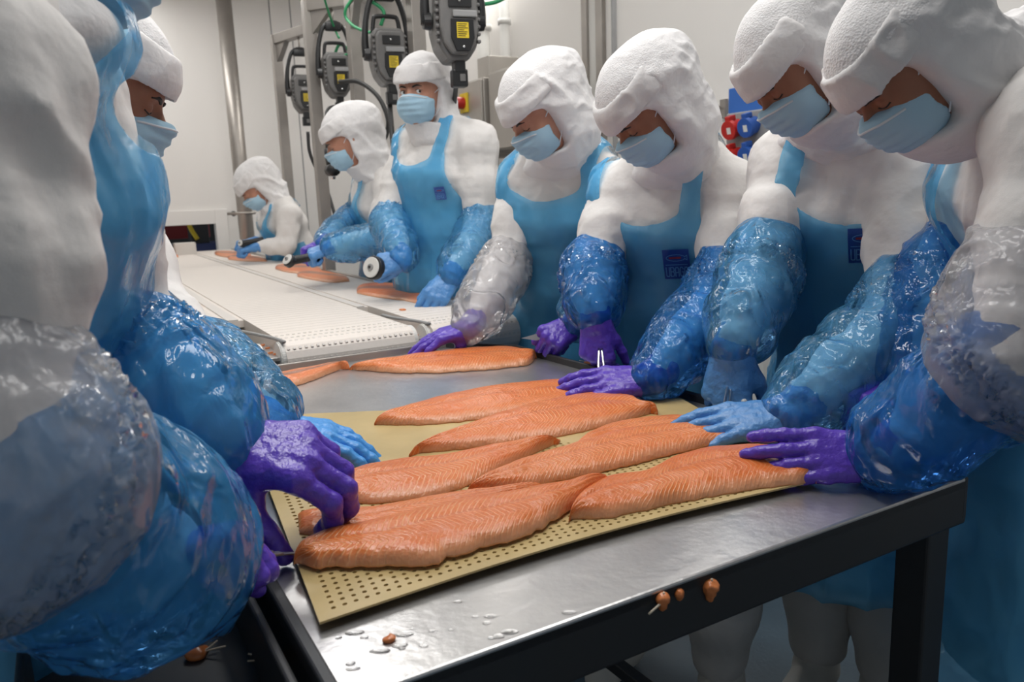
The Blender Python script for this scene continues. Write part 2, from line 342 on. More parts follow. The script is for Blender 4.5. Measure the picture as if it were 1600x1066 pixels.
# ------------------------------------------------------------------ signed distance shapes + surface nets
def smin(a, b, k):
    h = np.maximum(k - np.abs(a - b), 0) / k; return np.minimum(a, b) - h * h * k * 0.25
def smax(a, b, k): return -smin(-a, -b, k)
def cone(a, b, r1, r2):
    a = np.array(a, float); b = np.array(b, float); ab = b - a; L2 = ab @ ab + 1e-12
    def f(p):
        q = p - a; t = np.clip(q @ ab / L2, 0, 1); return np.linalg.norm(q - t[:, None] * ab, axis=1) - (r1 + (r2 - r1) * t)
    f.box = (np.minimum(a, b) - max(r1, r2), np.maximum(a, b) + max(r1, r2)); return f
def ellip(c, r, R=None):
    c = np.array(c, float); r = np.array(r, float)
    def f(p):
        q = p - c
        if R is not None: q = q @ R
        k0 = np.linalg.norm(q / r, axis=1); k1 = np.linalg.norm(q / (r * r), axis=1) + 1e-9; return k0 * (k0 - 1) / k1
    f.box = (c - r.max(), c + r.max()); return f
def echain(pts, ws, ds, X, k=0.03):
    """chain of elliptical sections, half width ws along X, half depth ds across"""
    pts = [np.array(p, float) for p in pts]
    Xs = X if isinstance(X, list) else [X] * len(pts)
    def seg(i, p):
        a, b = pts[i], pts[i + 1]; ab = b - a; L2 = ab @ ab + 1e-12; A = ab / math.sqrt(L2)
        q0 = p - a; t = np.clip(q0 @ ab / L2, 0, 1); q = q0 - t[:, None] * ab
        x = Xs[i] + Xs[i + 1]; x = x - A * (x @ A); x /= np.linalg.norm(x); F = np.cross(A, x)
        w = ws[i] + (ws[i + 1] - ws[i]) * t; d = ds[i] + (ds[i + 1] - ds[i]) * t; e = np.minimum(w, d) * 0.6
        lx, lf, la = q @ x, q @ F, q @ A
        k0 = np.sqrt((lx / w) ** 2 + (lf / d) ** 2 + (la / e) ** 2); k1 = np.sqrt((lx / w ** 2) ** 2 + (lf / d ** 2) ** 2 + (la / e ** 2) ** 2) + 1e-9
        return k0 * (k0 - 1) / k1
    def f(p):
        o = seg(0, p)
        for i in range(1, len(pts) - 1): o = smin(o, seg(i, p), k)
        return o
    m = max(max(ws), max(ds)); ar = np.array(pts); f.box = (ar.min(0) - m, ar.max(0) + m); return f
def chain(pts, rs, k=0.02):
    fs = [cone(pts[i], pts[i + 1], rs[i], rs[i + 1]) for i in range(len(pts) - 1)]
    return union(fs, k)
def union(fs, k=0.02):
    def f(p):
        o = fs[0](p)
        for g in fs[1:]: o = smin(o, g(p), k) if k > 0 else np.minimum(o, g(p))
        return o
    f.box = (np.min([g.box[0] for g in fs], axis=0), np.max([g.box[1] for g in fs], axis=0)); return f
def withbox(f, b): f.box = b; return f

def nets(fn, axes):
    """surface nets over a rectilinear grid; only points near the surface are evaluated finely"""
    xs, ys, zs = axes; n = [len(a) for a in axes]; K = 4
    ci = [np.unique(np.append(np.arange(0, m, K), m - 1)) for m in n]
    cx, cy, cz = [a[i] for a, i in zip(axes, ci)]
    G = np.stack(np.meshgrid(cx, cy, cz, indexing='ij'), -1).reshape(-1, 3)
    D = fn(G).astype(np.float32).reshape(len(cx), len(cy), len(cz))
    # cell sizes of the coarse grid
    s = [np.maximum(np.gradient(a), 1e-6) if len(a) > 1 else np.array([1e-3]) for a in (cx, cy, cz)]
    diag = np.sqrt(s[0][:, None, None] ** 2 + s[1][None, :, None] ** 2 + s[2][None, None, :] ** 2)
    near = np.abs(D) < diag * 1.05
    up = [np.searchsorted(i, np.arange(m), side='left') for i, m in zip(ci, n)]
    up = [np.where((u > 0) & (i[u] - np.arange(m) > np.arange(m) - i[np.maximum(u - 1, 0)]), u - 1, u) for u, i, m in zip(up, ci, n)]
    ix = np.ix_(*up); V = D[ix].copy(); mk = near[ix]
    idx = np.nonzero(mk)
    pts = np.stack([xs[idx[0]], ys[idx[1]], zs[idx[2]]], -1)
    out = np.empty(len(pts), np.float32)
    for a in range(0, len(pts), 400000): out[a:a + 400000] = fn(pts[a:a + 400000])
    V[idx] = out
    S = V < 0
    cs = np.zeros([m - 1 for m in n], np.uint8)
    for dx in (0, 1):
        for dy in (0, 1):
            for dz in (0, 1): cs += S[dx:n[0] - 1 + dx, dy:n[1] - 1 + dy, dz:n[2] - 1 + dz]
    act = np.nonzero((cs > 0) & (cs < 8)); na = len(act[0])
    ids = np.full(cs.shape, -1, np.int64); ids[act] = np.arange(na)
    cor = [(0,0,0),(1,0,0),(0,1,0),(1,1,0),(0,0,1),(1,0,1),(0,1,1),(1,1,1)]
    val = np.stack([V[act[0] + a, act[1] + b, act[2] + c] for a, b, c in cor], -1).astype(np.float64)
    pos = np.stack([np.stack([xs[act[0] + a], ys[act[1] + b], zs[act[2] + c]], -1) for a, b, c in cor], 1)
    acc = np.zeros((na, 3)); cnt = np.zeros(na)
    for a, b in [(0,1),(2,3),(4,5),(6,7),(0,2),(1,3),(4,6),(5,7),(0,4),(1,5),(2,6),(3,7)]:
        cr = (val[:, a] < 0) != (val[:, b] < 0); t = np.where(cr, val[:, a] / (val[:, a] - val[:, b] + 1e-12 * (~cr)), 0)
        acc += np.where(cr[:, None], pos[:, a] + t[:, None] * (pos[:, b] - pos[:, a]), 0); cnt += cr
    vert = acc / np.maximum(cnt, 1)[:, None]
    F = []
    for ax in range(3):
        o = [1 if ax == k else 0 for k in range(3)]
        A = S[:n[0] - o[0], :n[1] - o[1], :n[2] - o[2]]; B = S[o[0]:, o[1]:, o[2]:]
        e = np.nonzero(A != B); u, v = [k for k in range(3) if k != ax]
        ok = (e[u] > 0) & (e[v] > 0) & (e[u] < n[u] - 1) & (e[v] < n[v] - 1)
        e = [q[ok] for q in e]; sgn = A[e[0], e[1], e[2]]
        def cell(du, dv):
            c = [q.copy() for q in e]; c[u] -= du; c[v] -= dv; return ids[c[0], c[1], c[2]]
        q = np.stack([cell(0, 0), cell(1, 0), cell(1, 1), cell(0, 1)], -1)
        if ax == 1: sgn = ~sgn
        q[~sgn] = q[~sgn][:, ::-1]; F.append(q)
    F = np.concatenate(F); F = F[(F >= 0).all(1)]
    return vert, F
def vnormals(v, F):
    n = np.zeros_like(v); a = np.cross(v[F[:, 2]] - v[F[:, 0]], v[F[:, 3]] - v[F[:, 1]])
    for k in range(4):
        for c in range(3): n[:, c] += np.bincount(F[:, k], a[:, c], len(v))
    return n / (np.linalg.norm(n, axis=1)[:, None] + 1e-12)
def to_mesh(name, v, F):
    used = np.unique(F); mp = np.full(len(v), -1); mp[used] = np.arange(len(used)); v = v[used]; F = mp[F]
    me = bpy.data.meshes.new(name); me.vertices.add(len(v)); me.vertices.foreach_set('co', v.astype(np.float32).ravel())
    me.loops.add(len(F) * 4); me.loops.foreach_set('vertex_index', F.ravel().astype(np.int32))
    me.polygons.add(len(F)); me.polygons.foreach_set('loop_start', np.arange(0, len(F) * 4, 4, dtype=np.int32))
    me.update(calc_edges=True); me.validate(); return me
STAT = {'quads': 0}
def sdf_obj(name, fn, h, m, parent=None, disp=None, keep=None, box_=None, axes=None, clipz=None):
    """mesh a distance field; disp(v,n)->offset along the normal; keep(v)->bool drops the rest"""
    if axes is None:
        lo, hi = box_ or fn.box; lo = np.array(lo) - 3 * h; hi = np.array(hi) + 3 * h
        axes = [np.arange(lo[k], hi[k] + h, h) for k in range(3)]
    v, F = nets(fn, axes)
    if keep is not None:
        kv = keep(v); F = F[kv[F].all(1)]
        e = np.concatenate([F[:, [0, 1]], F[:, [1, 2]], F[:, [2, 3]], F[:, [3, 0]]]); e.sort(axis=1)
        ue, ct = np.unique(e, axis=0, return_counts=True); be = ue[ct == 1]; deg = np.bincount(be.ravel(), minlength=len(v)); okv = deg == 2
        for _ in range(14):          # fair the open hem
            acc = np.zeros_like(v)
            for c in range(3): acc[:, c] = np.bincount(be[:, 0], v[be[:, 1], c], len(v)) + np.bincount(be[:, 1], v[be[:, 0], c], len(v))
            v[okv] = v[okv] * .4 + .6 * acc[okv] / 2
    if disp is not None:
        n = vnormals(v, F); v = v + n * disp(v, n)[:, None]
    if len(F) == 0: return None
    STAT['quads'] += len(F)
    return link(name, to_mesh(name, v, F), m, parent)
# ------------------------------------------------------------------ people
def unit(v): v = np.array(v, float); return v / np.linalg.norm(v)
def head_frame(face, pitch, roll=0.0):
    """columns: right, forward, up of a head that faces `face` (flat direction) and nods down by pitch"""
    f = unit([face[0], face[1], 0]); r = V3(f[1], -f[0], 0)
    fw = f * math.cos(pitch) - UP * math.sin(pitch); up = np.cross(r, fw)
    c, s = math.cos(roll), math.sin(roll)
    return np.stack([r * c + up * s, fw, -r * s + up * c], 1)

def head_sdf(R, H, eyes_open=False, scale=1.0):
    sk = ellip((0, -.012, .032), (.073, .095, .088)); fc = ellip((0, .030, -.030), (.061, .060, .088)); jaw = ellip((0, .038, -.078), (.044, .046, .036))
    nose = union([cone((0, .086, .004), (0, .108, -.030), .009, .0135), cone((-.011, .096, -.036), (.011, .096, -.036), .0095, .0095)], .012)
    brow = cone((-.034, .076, .023), (.034, .076, .023), .012, .012); chk = [ellip((sx * .038, .055, -.030), (.023, .024, .026)) for sx in (-1, 1)]
    lips = cone((-.018, .086, -.062), (.018, .086, -.062), .008, .008); ears = [ellip((sx * .074, -.010, -.005), (.010, .018, .030)) for sx in (-1, 1)]
    sock = [ellip((sx * .031, .098, .001), (.020, .016, .013)) for sx in (-1, 1)]
    lids = [ellip((sx * .031, .0715, .001), (.0150, .0150, .0142)) for sx in (-1, 1)]
    slit = [ellip((sx * .031, .0905, -.0005), (.0125, .010, .0048)) for sx in (-1, 1)]
    crease = [cone((sx * .020, .0868, .0095), (sx * .043, .0815, .0085), .0016, .0016) for sx in (-1, 1)]
    def f(p):
        q = ((p - H) @ R) / scale
        d = smin(smin(sk(q), fc(q), .03), jaw(q), .025); d = smin(d, brow(q), .016)
        for c in chk: d = smin(d, c(q), .02)
        d = smin(d, nose(q), .010); d = smin(d, lips(q), .008)
        for s_ in sock: d = smax(d, -s_(q), .010)
        for l in lids: d = smin(d, l(q), .003)
        for c in crease: d = smax(d, -c(q), .003)
        if eyes_open:
            for s_ in slit: d = smax(d, -s_(q), .002)
        for e in ears: d = smin(d, e(q), .006)
        return d * scale
    f.box = (H - .15 * scale, H + .15 * scale); return f

def hand_prims(W, D, N, side, sc=1.0, flex=((5, 8, 5),) * 4, spread=(6, 1, -3, -8), thumb=(35, 15, 10, 10)):
    """W wrist, D towards the fingers, N back of the hand, side +1 right / -1 left.
    flex: bend of each finger's three joints, thumb: (out, down, bend1, bend2), degrees"""
    D = unit(D); N = unit(np.array(N) - D * (np.array(N) @ D)); T = side * np.cross(N, D)
    w = lambda d, t, n: W + sc * (D * d + T * t + N * n)
    mc = [(.088, .031), (.092, .010), (.087, -.011), (.078, -.030)]
    palm = [cone(w(.004, .010 - .009 * i, 0), w(mc[i][0], mc[i][1], 0), sc * .0165, sc * .0125) for i in range(4)]
    palm.append(ellip(w(.048, 0, -.003), sc * V3(.045, .036, .0145), np.stack([D, T, N], 1)))
    P_ = union(palm, sc * .012)
    ln = [(.043, .026, .021), (.048, .029, .022), (.045, .027, .022), (.035, .020, .019)]; rr = (.0112, .0104, .0097, .0084)
    fing = []
    for i in range(4):
        a = math.radians(spread[i]); d0 = D * math.cos(a) + T * math.sin(a); p = w(mc[i][0], mc[i][1], 0); ang = 0; pts = [p]; s_ = .92 if i == 3 else 1
        for k in range(3):
            ang += math.radians(flex[i][k]); d = d0 * math.cos(ang) - N * math.sin(ang); p = p + d * ln[i][k] * sc; pts.append(p)
        fing.append(chain(pts, [r * sc * s_ for r in rr], sc * .004))
    o, dn, b1, b2 = [math.radians(x) for x in thumb]
    td = D * math.cos(o) * math.cos(dn) + T * math.sin(o) * math.cos(dn) - N * math.sin(dn)
    bend = unit(D * .75 - T * .35 - N * .35); p0 = w(.016, .020, -.006); pts = [p0]; d = td; p = p0
    for L_, b_ in ((.040, 0), (.034, b1), (.027, b2)):
        d = unit(d * math.cos(b_) + bend * math.sin(b_)); p = p + d * L_ * sc; pts.append(p)
    th = chain(pts, [sc * .0155, sc * .0125, sc * .0108, sc * .0090], sc * .006)
    web = cone(w(.050, .020, -.004), pts[1] + (w(.06, .03, -.004) - pts[1]) * .3, sc * .012, sc * .009)
    def f(p):
        g = fing[0](p)
        for x in fing[1:]: g = np.minimum(g, x(p))
        return smin(smin(P_(p), g, sc * .008), smin(th(p), web(p), sc * .012), sc * .012)
    bx = [P_.box] + [x.box for x in fing] + [th.box]
    return withbox(f, (np.min([b[0] for b in bx], 0), np.max([b[1] for b in bx], 0)))

FLAT = dict(flex=((10, 12, 8), (8, 12, 8), (8, 12, 8), (8, 12, 8)), spread=(7, 1, -4, -10), thumb=(38, 12, 5, 8))
FIST = dict(flex=((62, 85, 45), (66, 92, 50), (70, 92, 50), (74, 90, 50)), spread=(2, 0, -2, -4), thumb=(22, 38, 25, 22))

def person(sp):
    h = sp.get('h', .008); far = sp.get('far', False)
    H, face = sp['head'], unit(list(sp['face'][:2]) + [0]); hs = sp.get('hs', 1.0)
    R = head_frame(face, math.radians(sp['pitch']), math.radians(sp.get('roll', 0)))
    loc = lambda p: (p - H) @ R
    wl = lambda x, y, z: H + R @ (V3(x, y, z) * hs)
    neck, pel = sp['neck'], sp['pelvis']; SR, SL = sp['sR'], sp['sL']; bs = sp.get('bs', 1.0)
    X = unit([*(SR - SL)[:2], 0]); FW = np.cross(UP, X); tax = unit(neck - pel); FT = np.cross(tax, unit(SR - SL)); FT = unit(FT)
    root = empty('person', (pel[0], pel[1], 0), sp['label'], 'person', 'workers in white coats')
    arms = {k: [S_, sp[k]['elbow'], sp[k]['wrist']] for k, S_ in (('R', SR), ('L', SL)) if k in sp}
    # ---- body: one continuous figure under the clothes
    ll = lambda t: pel + (neck - pel) * t
    chest = ll(.72) + FT * .01
    tpts = [pel, ll(.36), chest, ll(.97)]
    bp = [head_sdf(R, H, sp.get('eyes', False), hs), cone(H - UP * .05 * hs - R[:, 1] * .02, neck, .052, .06),
          echain(tpts, [.15, .13, .15, .09], [.10, .095, .10, .06], X, .04)]
    for a in arms.values(): bp.append(chain([neck * .3 + a[0] * .7] + [a[0], a[1], a[2]], [.05, .042, .034, .018], .02))
    legs = sp.get('legs')
    hipR, hipL = pel + X * .085 - UP * .04, pel - X * .085 - UP * .04
    if legs is None:
        legs = [[hipR, V3(*(hipR + FW * .03)[:2], .48), V3(*(hipR - FW * .02)[:2], .09)], [hipL, V3(*(hipL + FW * .03)[:2], .48), V3(*(hipL - FW * .02)[:2], .09)]]
    for l in legs: bp.append(chain(l, [.075, .048, .032], .02))
    for l in legs: bp.append(cone(l[2] - UP * .02, l[2] + FW * .14 - UP * .045, .03, .025))
    for k, a in arms.items(): bp.append(cone(a[2], a[2] + unit(sp[k].get('dir', a[2] - a[1])) * .06, .012, .010))
    body = union(bp, .02)
    body.box = (np.min([b.box[0] for b in bp], 0), np.max([b.box[1] for b in bp], 0))
    axs = []
    for k in range(3):
        lo, hi = body.box[0][k] - .03, body.box[1][k] + .03; fine = (.0048 if far else .0031) * hs; co = .018
        a0, a1 = H[k] - .125 * hs, H[k] + .125 * hs
        parts_ = []
        if lo < a0: parts_.append(np.linspace(lo, a0, max(2, int((a0 - lo) / co)), endpoint=False))
        parts_.append(np.arange(a0, a1, fine))
        if hi > a1: parts_.append(np.linspace(a1, hi, max(2, int((hi - a1) / co))))
        axs.append(np.concatenate(parts_))
    sdf_obj('body', body, None, sp.get('skin', 'tan'), root, axes=axs)
    hsd = bp[0]
    def on_face(x, z, off=.0012):
        ys = np.linspace(.125, .05, 120); d = hsd(np.array([wl(x, y_, z) for y_ in ys])); i_ = np.argmax(d < 0); return wl(x, ys[i_] + off, z)
    # ---- brows, lashes, eyes
    for sx in (-1, 1):
        tube('eyebrow', [on_face(sx * .013, .0150), on_face(sx * .022, .0185), on_face(sx * .033, .0200), on_face(sx * .045, .0165)], [.0024, .0034, .0030, .0012], 'hair', root, n=6)
        if sp.get('eyes'):
            gz = sp.get('gaze'); c = wl(sx * .031, .0715, .001); bm = bmesh.new()
            bmesh.ops.create_uvsphere(bm, u_segments=24, v_segments=16, radius=.0142 * hs, matrix=Matrix.Translation(Vector(c)))
            e = from_bm('eyeball', bm, 'eye', root, True); g = unit(gz - c); bm = bmesh.new()
            a_ = unit(np.cross(g, UP)); b_ = np.cross(a_, g)
            bmesh.ops.create_uvsphere(bm, u_segments=20, v_segments=10, radius=1, matrix=frame(c + g * .0105 * hs, a_ * .0066 * hs, b_ * .0066 * hs, g * .0042 * hs))
            from_bm('iris', bm, 'iris', e, True)
            tube('eyelash', [on_face(sx * .019, .0045), on_face(sx * .031, .0068), on_face(sx * .044, .003)], .0011, 'hair', root, n=5)
        else:
            tube('eyelash', [on_face(sx * .019, -.004, .0002), on_face(sx * .026, -.0065, .0004), on_face(sx * .036, -.0068, .0004), on_face(sx * .044, -.004, .0002)], .0013, 'hair', root, n=5)
    # ---- coat
    tw = [.205 * bs, .185 * bs, .172 * bs, .185 * bs, .105 * bs]; td = [.17 * bs, .142 * bs, .13 * bs, .135 * bs, .075 * bs]
    ctp = [pel - UP * .42 + FW * .02, pel, ll(.36), chest, ll(.98)]
    torso = echain(ctp, tw, td, X, .05)
    yoke = union([cone(neck - UP * .015, SR, .070 * bs, .078 * bs), cone(neck - UP * .015, SL, .070 * bs, .078 * bs)], .03)
    ar = sp.get('ar', 1.0)
    am = [chain([a[0], a[0] * .5 + a[1] * .5, a[1], a[1] * .5 + a[2] * .5, a[1] * .08 + a[2] * .92], [r * ar for r in (.074, .067, .056, sp.get('fr', .046), sp.get('wr', .034))], .03) for a in arms.values()]
    core = union([torso, yoke], .06); core_s = core
    coat = union([core] + am, .03)
    segs = [(a[i], a[i + 1]) for a in arms.values() for i in (0, 1)]
    seed = sp.get('seed', 0)
    def armw(p):
        best = np.full(len(p), 9.); ax = np.zeros((len(p), 3))
        for a, b in segs:
            ab = b - a; t = np.clip((p - a) @ ab / (ab @ ab), 0, 1); d = np.linalg.norm(p - a - t[:, None] * ab, axis=1)
            m_ = d < best; best = np.where(m_, d, best); ax[m_] = ab / np.linalg.norm(ab)
        return best, ax
    def cdisp(p, n):
        q = p + seed * 3.1; d, ax = armw(p); w = np.clip((.12 - d) / .04, 0, 1)
        al = (q * ax).sum(1)[:, None] * ax
        ra = ridge((q + al * 1.3 + .04 * vnoise(q * 6)[:, None]) * 7.5)
        rt = ridge(stretch(q + .03 * vnoise(q * 5)[:, None], tax, .3) * 8.5)
        big = vnoise(q * 5)
        fo = ridge((q - al * .68 + .05 * vnoise(q * 5)[:, None]) * 13) * w + (1 - w) * ridge(stretch(q + .04 * vnoise(q * 6 + 7)[:, None], tax, .28) * 17)
        amp = np.clip(.55 + .9 * vnoise(q * 4 + 9), .1, 1.2)
        fk = sp.get('fold', 1.2)
        return .008 * (w * .5 * np.clip(ra, -.4, .8) + (1 - w) * np.clip(rt, -.4, 1)) + .005 * big + fk * .0058 * amp * np.clip(fo, -.3, 1) - .003 + .0012 * ridge(q * 34)
    sdf_obj('coat', coat, h, 'coat', root, cdisp)
    # ---- hood: crown, brow band and cowl
    hp = [ellip((0, -.016, .036), (.090, .116, .104)), ellip((0, -.065 - .02 * sp.get('bulge', 1), .030), (.082, .082, .088)), cone((0, -.03, -.04), (0, -.05, -.09), .078, .080)]
    hu = union(hp, .05)
    cowl = echain([H - R[:, 2] * .05 * hs - R[:, 1] * .005, H - R[:, 2] * .10 * hs, neck + UP * .01 + FT * .01, neck - UP * .05 + FT * .03], [.078, .076, .092, .125], [.092, .080, .075, .085], X, .04)
    def opn(q):
        z = q[:, 2] + .028 - .25 * (q[:, 1] - .08); d = np.stack([np.abs(q[:, 1] - .108 - sp.get('side', 0)) - .075, np.abs(z) - .045], 1)
        return np.linalg.norm(np.maximum(d, 0), axis=1) + np.minimum(d.max(1), 0) - .020
    def hood(p):
        q = loc(p) / hs; d = smin(hu(q) * hs, cowl(p), .04); return smax(d, -opn(q) * hs, .008)
    hood.box = (np.minimum(H - .21 * hs, neck - .17), np.maximum(H + .21 * hs, neck + .17))
    def hdisp(p, n):
        q = (loc(p)) * 1.0 + seed * 2.3; w = vnoise(q * 7)[:, None]
        l = loc(p) / hs; back = np.clip((.05 - l[:, 1]) / .06, 0, 1) * np.clip((.12 - l[:, 2]) / .07, .25, 1)
        return back * (.009 * np.clip(ridge(stretch(q + .03 * w, (0, .5, .86), .45) * 15), -.4, 1) + .003 * ridge(q * 34)) + .004 * vnoise(q * 9)
    hh = min(h, .006) if not far else .008
    hd = sdf_obj('hood', hood, hh, 'hood', root, hdisp)
    if hd is not None and not far:      # net-knit crown
        me = hd.data; me.materials.append(MT['mesh']); co = np.empty(len(me.polygons) * 3, np.float32); me.polygons.foreach_get('center', co)
        l = loc(co.reshape(-1, 3).astype(float)) / hs
        mi = ((l[:, 2] > .062) & (l[:, 1] > -.10)).astype(np.int32); me.polygons.foreach_set('material_index', mi)
    bnd = ellip((0, -.010, .030), (.0965, .1215, .112))
    bt = sp.get('band', (.027, .088))
    def band(p):
        q = loc(p) / hs
        d = smax(bnd(q), -(bnd(q) + .010), .002); z = q[:, 2] + .12 * (q[:, 1] - .10)
        return smax(smax(d, np.abs(z - (bt[0] + bt[1]) / 2) - (bt[1] - bt[0]) / 2, .006), -q[:, 1] - .02, .01) * hs
    band.box = (H - .16 * hs, H + .16 * hs)
    sdf_obj('headband', band, hh * .75 if not far else .006, 'band', root, lambda p, n: .0025 * ridge(stretch(loc(p) + seed + .02 * vnoise(p * 9)[:, None], (1, 0, 0), .25) * 30) + .002 * vnoise(p * 14))
    # ---- mask
    mk = ellip((0, .048, -.048), (.069, .068, .064)); nb = ellip((0, .085, -.018), (.022, .036, .026))
    def msh(q): return smin(mk(q), nb(q), .03)
    def mreg(q): return smax(smax(q[:, 2] + .008 + .6 * np.maximum(np.abs(q[:, 0]) - .012, 0) ** 1.3, .040 - q[:, 1] - .25 * np.abs(q[:, 2] + .05), .004), -(q[:, 2] + .118), .004)
    def mask(p):
        q = loc(p) / hs; pl = .0022 * np.clip(np.sin((q[:, 2] + .004) * 2 * math.pi / .019), -.6, 1) * np.clip((.055 - np.abs(q[:, 0])) / .02, 0, 1)
        return smax(msh(q) - pl, mreg(q), .003) * hs
    mask.box = (H - .15 * hs, H + .15 * hs)
    mo = sdf_obj('face_mask', mask, .004 if not far else .005, 'mask', root, lambda p, n: .0018 * ridge(p * 28) )
    pts = []
    mot = BVHTree.FromPolygons([v.co for v in mo.data.vertices], [p.vertices for p in mo.data.polygons])
    for t in np.linspace(-1, 1, 13):
        x = .058 * t; zt = -.008 - .6 * max(abs(x) - .012, 0) ** 1.3 - .006
        hit = mot.ray_cast(Vector(wl(x, .17, zt)), Vector(-R[:, 1]))
        if hit[0]: pts.append(np.array(hit[0]) + R[:, 1] * .0006)
    if len(pts) > 3: tube('mask_nose_strip', pts, .0019, 'mask_white', mo, n=6, res=24)
    for sx in (-1, 1):
        tube('ear_loop', [wl(sx * .060, .040, -.012), wl(sx * .0725, .018, .004), wl(sx * .085, -.006, .022)], .0014, 'mask_white', mo, n=6)
        tube('ear_loop', [wl(sx * .058, .036, -.085), wl(sx * .070, .015, -.06), wl(sx * .083, -.006, -.03)], .0014, 'mask_white', mo, n=6)
    # ---- apron
    ap = sp.get('apron')
    apo = None
    if ap:
        Xt = unit(SR - SL); xw = ap.get('w', .15); bibz = ap.get('top', .80); strap = ap.get('strap', .022); fl = ap.get('flare', .02)
        low = pel - UP * ap.get('drop', .45) + FW * ap.get('fwd', .03)
        at = echain([low, pel, ll(.36), chest, ll(.98)], [.23 * bs, .20 * bs, .18 * bs, .19 * bs, .11 * bs], [.18 * bs + fl, .155 * bs, .14 * bs, .144 * bs, .085 * bs], X, .05)
        yk = union([cone(neck - UP * .01, SR, .074 * bs, .082 * bs), cone(neck - UP * .01, SL, .074 * bs, .082 * bs)], .03)
        hoodfn = hood
        TL = np.linalg.norm(neck - pel)
        ex = ap.get('extra')
        def ap_in(p):
            d = smin(at(p), yk(p), .06) - .010
            if ap.get('inner'): d = smin(d, hoodfn(p) - .014, .03)
            return smin(d, ex(p), .06) if ex else d
        def reg(p):
            q = p - pel; s = q @ tax / TL; lx = q @ Xt; fw = q @ FT
            b = np.interp(s, [-.6, 0, .30, .50, .66, bibz, 1.0, 1.25], [.30, .27, .25, .205, .18, xw, .105, .07])
            bib = np.maximum((s - bibz + .10 * np.cos(np.clip(lx / xw, -1, 1) * math.pi / 2) ) * TL, np.abs(lx) - b)
            sb = np.interp(s, [.3, bibz, .98, 1.2], [xw + .02, xw, .160, .140]) if not ap.get('inner') else b
            st = np.maximum(np.abs(np.abs(lx) - (sb - strap)) - strap, -(s - bibz + .15) * TL)
            r = np.minimum(bib, st); r = np.maximum(r, np.where(s < .35, -fw - .06, -fw - .05 - .10 * np.clip((s - .75) * 4, 0, 1)))
            r = np.maximum(r, (s - ap.get('stop', 1.10)) * TL)
            return np.maximum(r, -((q @ UP) + ap.get('drop', .45)))
        def apron(p): return smax(ap_in(p), reg(p), .003)
        apron.box = (np.minimum(at.box[0], yk.box[0]) - .02, np.maximum(at.box[1], yk.box[1]) + .02)
        apron.box[1][2] = max(apron.box[1][2], neck[2] + .12)
        def adisp(p, n):
            q = p + seed * 1.7; w = .03 * vnoise(q * 6)[:, None]
            low_ = np.clip((pel[2] + .22 - p[:, 2]) / .15, 0, 1)
            return (.0035 + .006 * low_) * np.clip(ridge(stretch(q + w, tax, .4) * 11), -.3, 1) + .0016 * ridge((q + w) * 26) + .003 * vnoise(q * 7)
        apo = sdf_obj('apron', apron, ap.get('h', h * .85), ap.get('mat', 'apron'), root, adisp, keep=lambda v: ap_in(v) > -.0036)
    # ---- sleeves of thin film, with gathered ends
    for k, a in arms.items():
        pts3 = [a[0], a[1], a[2]]
        at_ = lambda s: pts3[0] + (pts3[1] - pts3[0]) * s if s <= 1 else pts3[1] + (pts3[2] - pts3[1]) * (s - 1)
        for (s0, s1, mname, rs, *fl_) in sp[k].get('sleeves', []):
            ss = np.linspace(s0, s1, 9); tt = np.linspace(0, 1, 9); base = np.interp(ss, [0, 1, 2], [.074, .060, .038]) * ar
            prof = np.interp(tt, [0, .06, .22, .6, .85, .95, 1], [.002, .008, .012, .015, .016, .009, .003]) * rs
            endr = np.interp(tt, [0, .8, 1], [0, 0, 0])
            fn = chain([at_(s) for s in ss], list(base + prof + (np.interp(tt, [0, .5, 1], [0, fl_[0] * .4, fl_[0]]) if fl_ else 0)), .02)
            axd = [unit(a[1] - a[0]), unit(a[2] - a[1])]
            def sdisp(p, n, a=a, axd=axd):
                q = p + seed * 1.3 + 5; t1 = np.clip(((p - a[1]) @ axd[1]) / .04, 0, 1)[:, None]; ax = axd[0] * (1 - t1) + axd[1] * t1
                al = (q * ax).sum(1)[:, None] * ax; w = .025 * vnoise(q * 11)[:, None]
                return .004 + .0055 * np.clip(ridge((q + al * .9 + w) * 10), -.5, .9) + .0022 * ridge((q + al + w) * 22)
            sh = sp[k].get('sh', h * .7)
            so = sdf_obj('sleeve_cover', fn, sh, mname, root, sdisp)
            if mname == 'clear': so['label'] = 'clear plastic sleeve cover'
            else: so['label'] = 'blue plastic sleeve cover'
        # ---- glove
        g = sp[k].get('glove')
        if g:
            W = a[2]; D = unit(sp[k]['dir']); gs = sp[k].get('gs', 1.0)
            hp_ = hand_prims(W, D, sp[k]['back'], 1 if k == 'R' else -1, gs, **sp[k].get('pose', FLAT))
            ba = unit(a[1] - a[2]); Nn = unit(np.array(sp[k]['back']) - D * (np.array(sp[k]['back']) @ D)); Tn = np.cross(Nn, D)
            cuff = echain([W + D * .02, W, W + ba * .03, W + ba * .06], [.031 * gs, .030 * gs, .031 * gs, .031 * gs], [.022 * gs, .024 * gs, .028 * gs, .029 * gs], Tn, .02)
            rim = None
            fn = lambda p: smin(hp_(p), cuff(p), .015)
            fn.box = (np.minimum(hp_.box[0], cuff.box[0]), np.maximum(hp_.box[1], cuff.box[1]))
            gh = .0045 if far else sp[k].get('gh', .0026)
            def gdisp(p, n):
                q = p + seed; c = np.clip(((p - W) @ D) / -.03 + .6, .15, 1)
                return .0016 * c * ridge(stretch(q + .01 * vnoise(q * 30)[:, None], D, 2.2) * 26) + .0006 * ridge(q * 90)
            go = sdf_obj('glove', fn, gh, g, root, gdisp)
            go['label'] = {'purple': 'violet nitrile glove', 'blue': 'blue nitrile glove', 'bright_blue': 'bright blue nitrile glove'}[g]
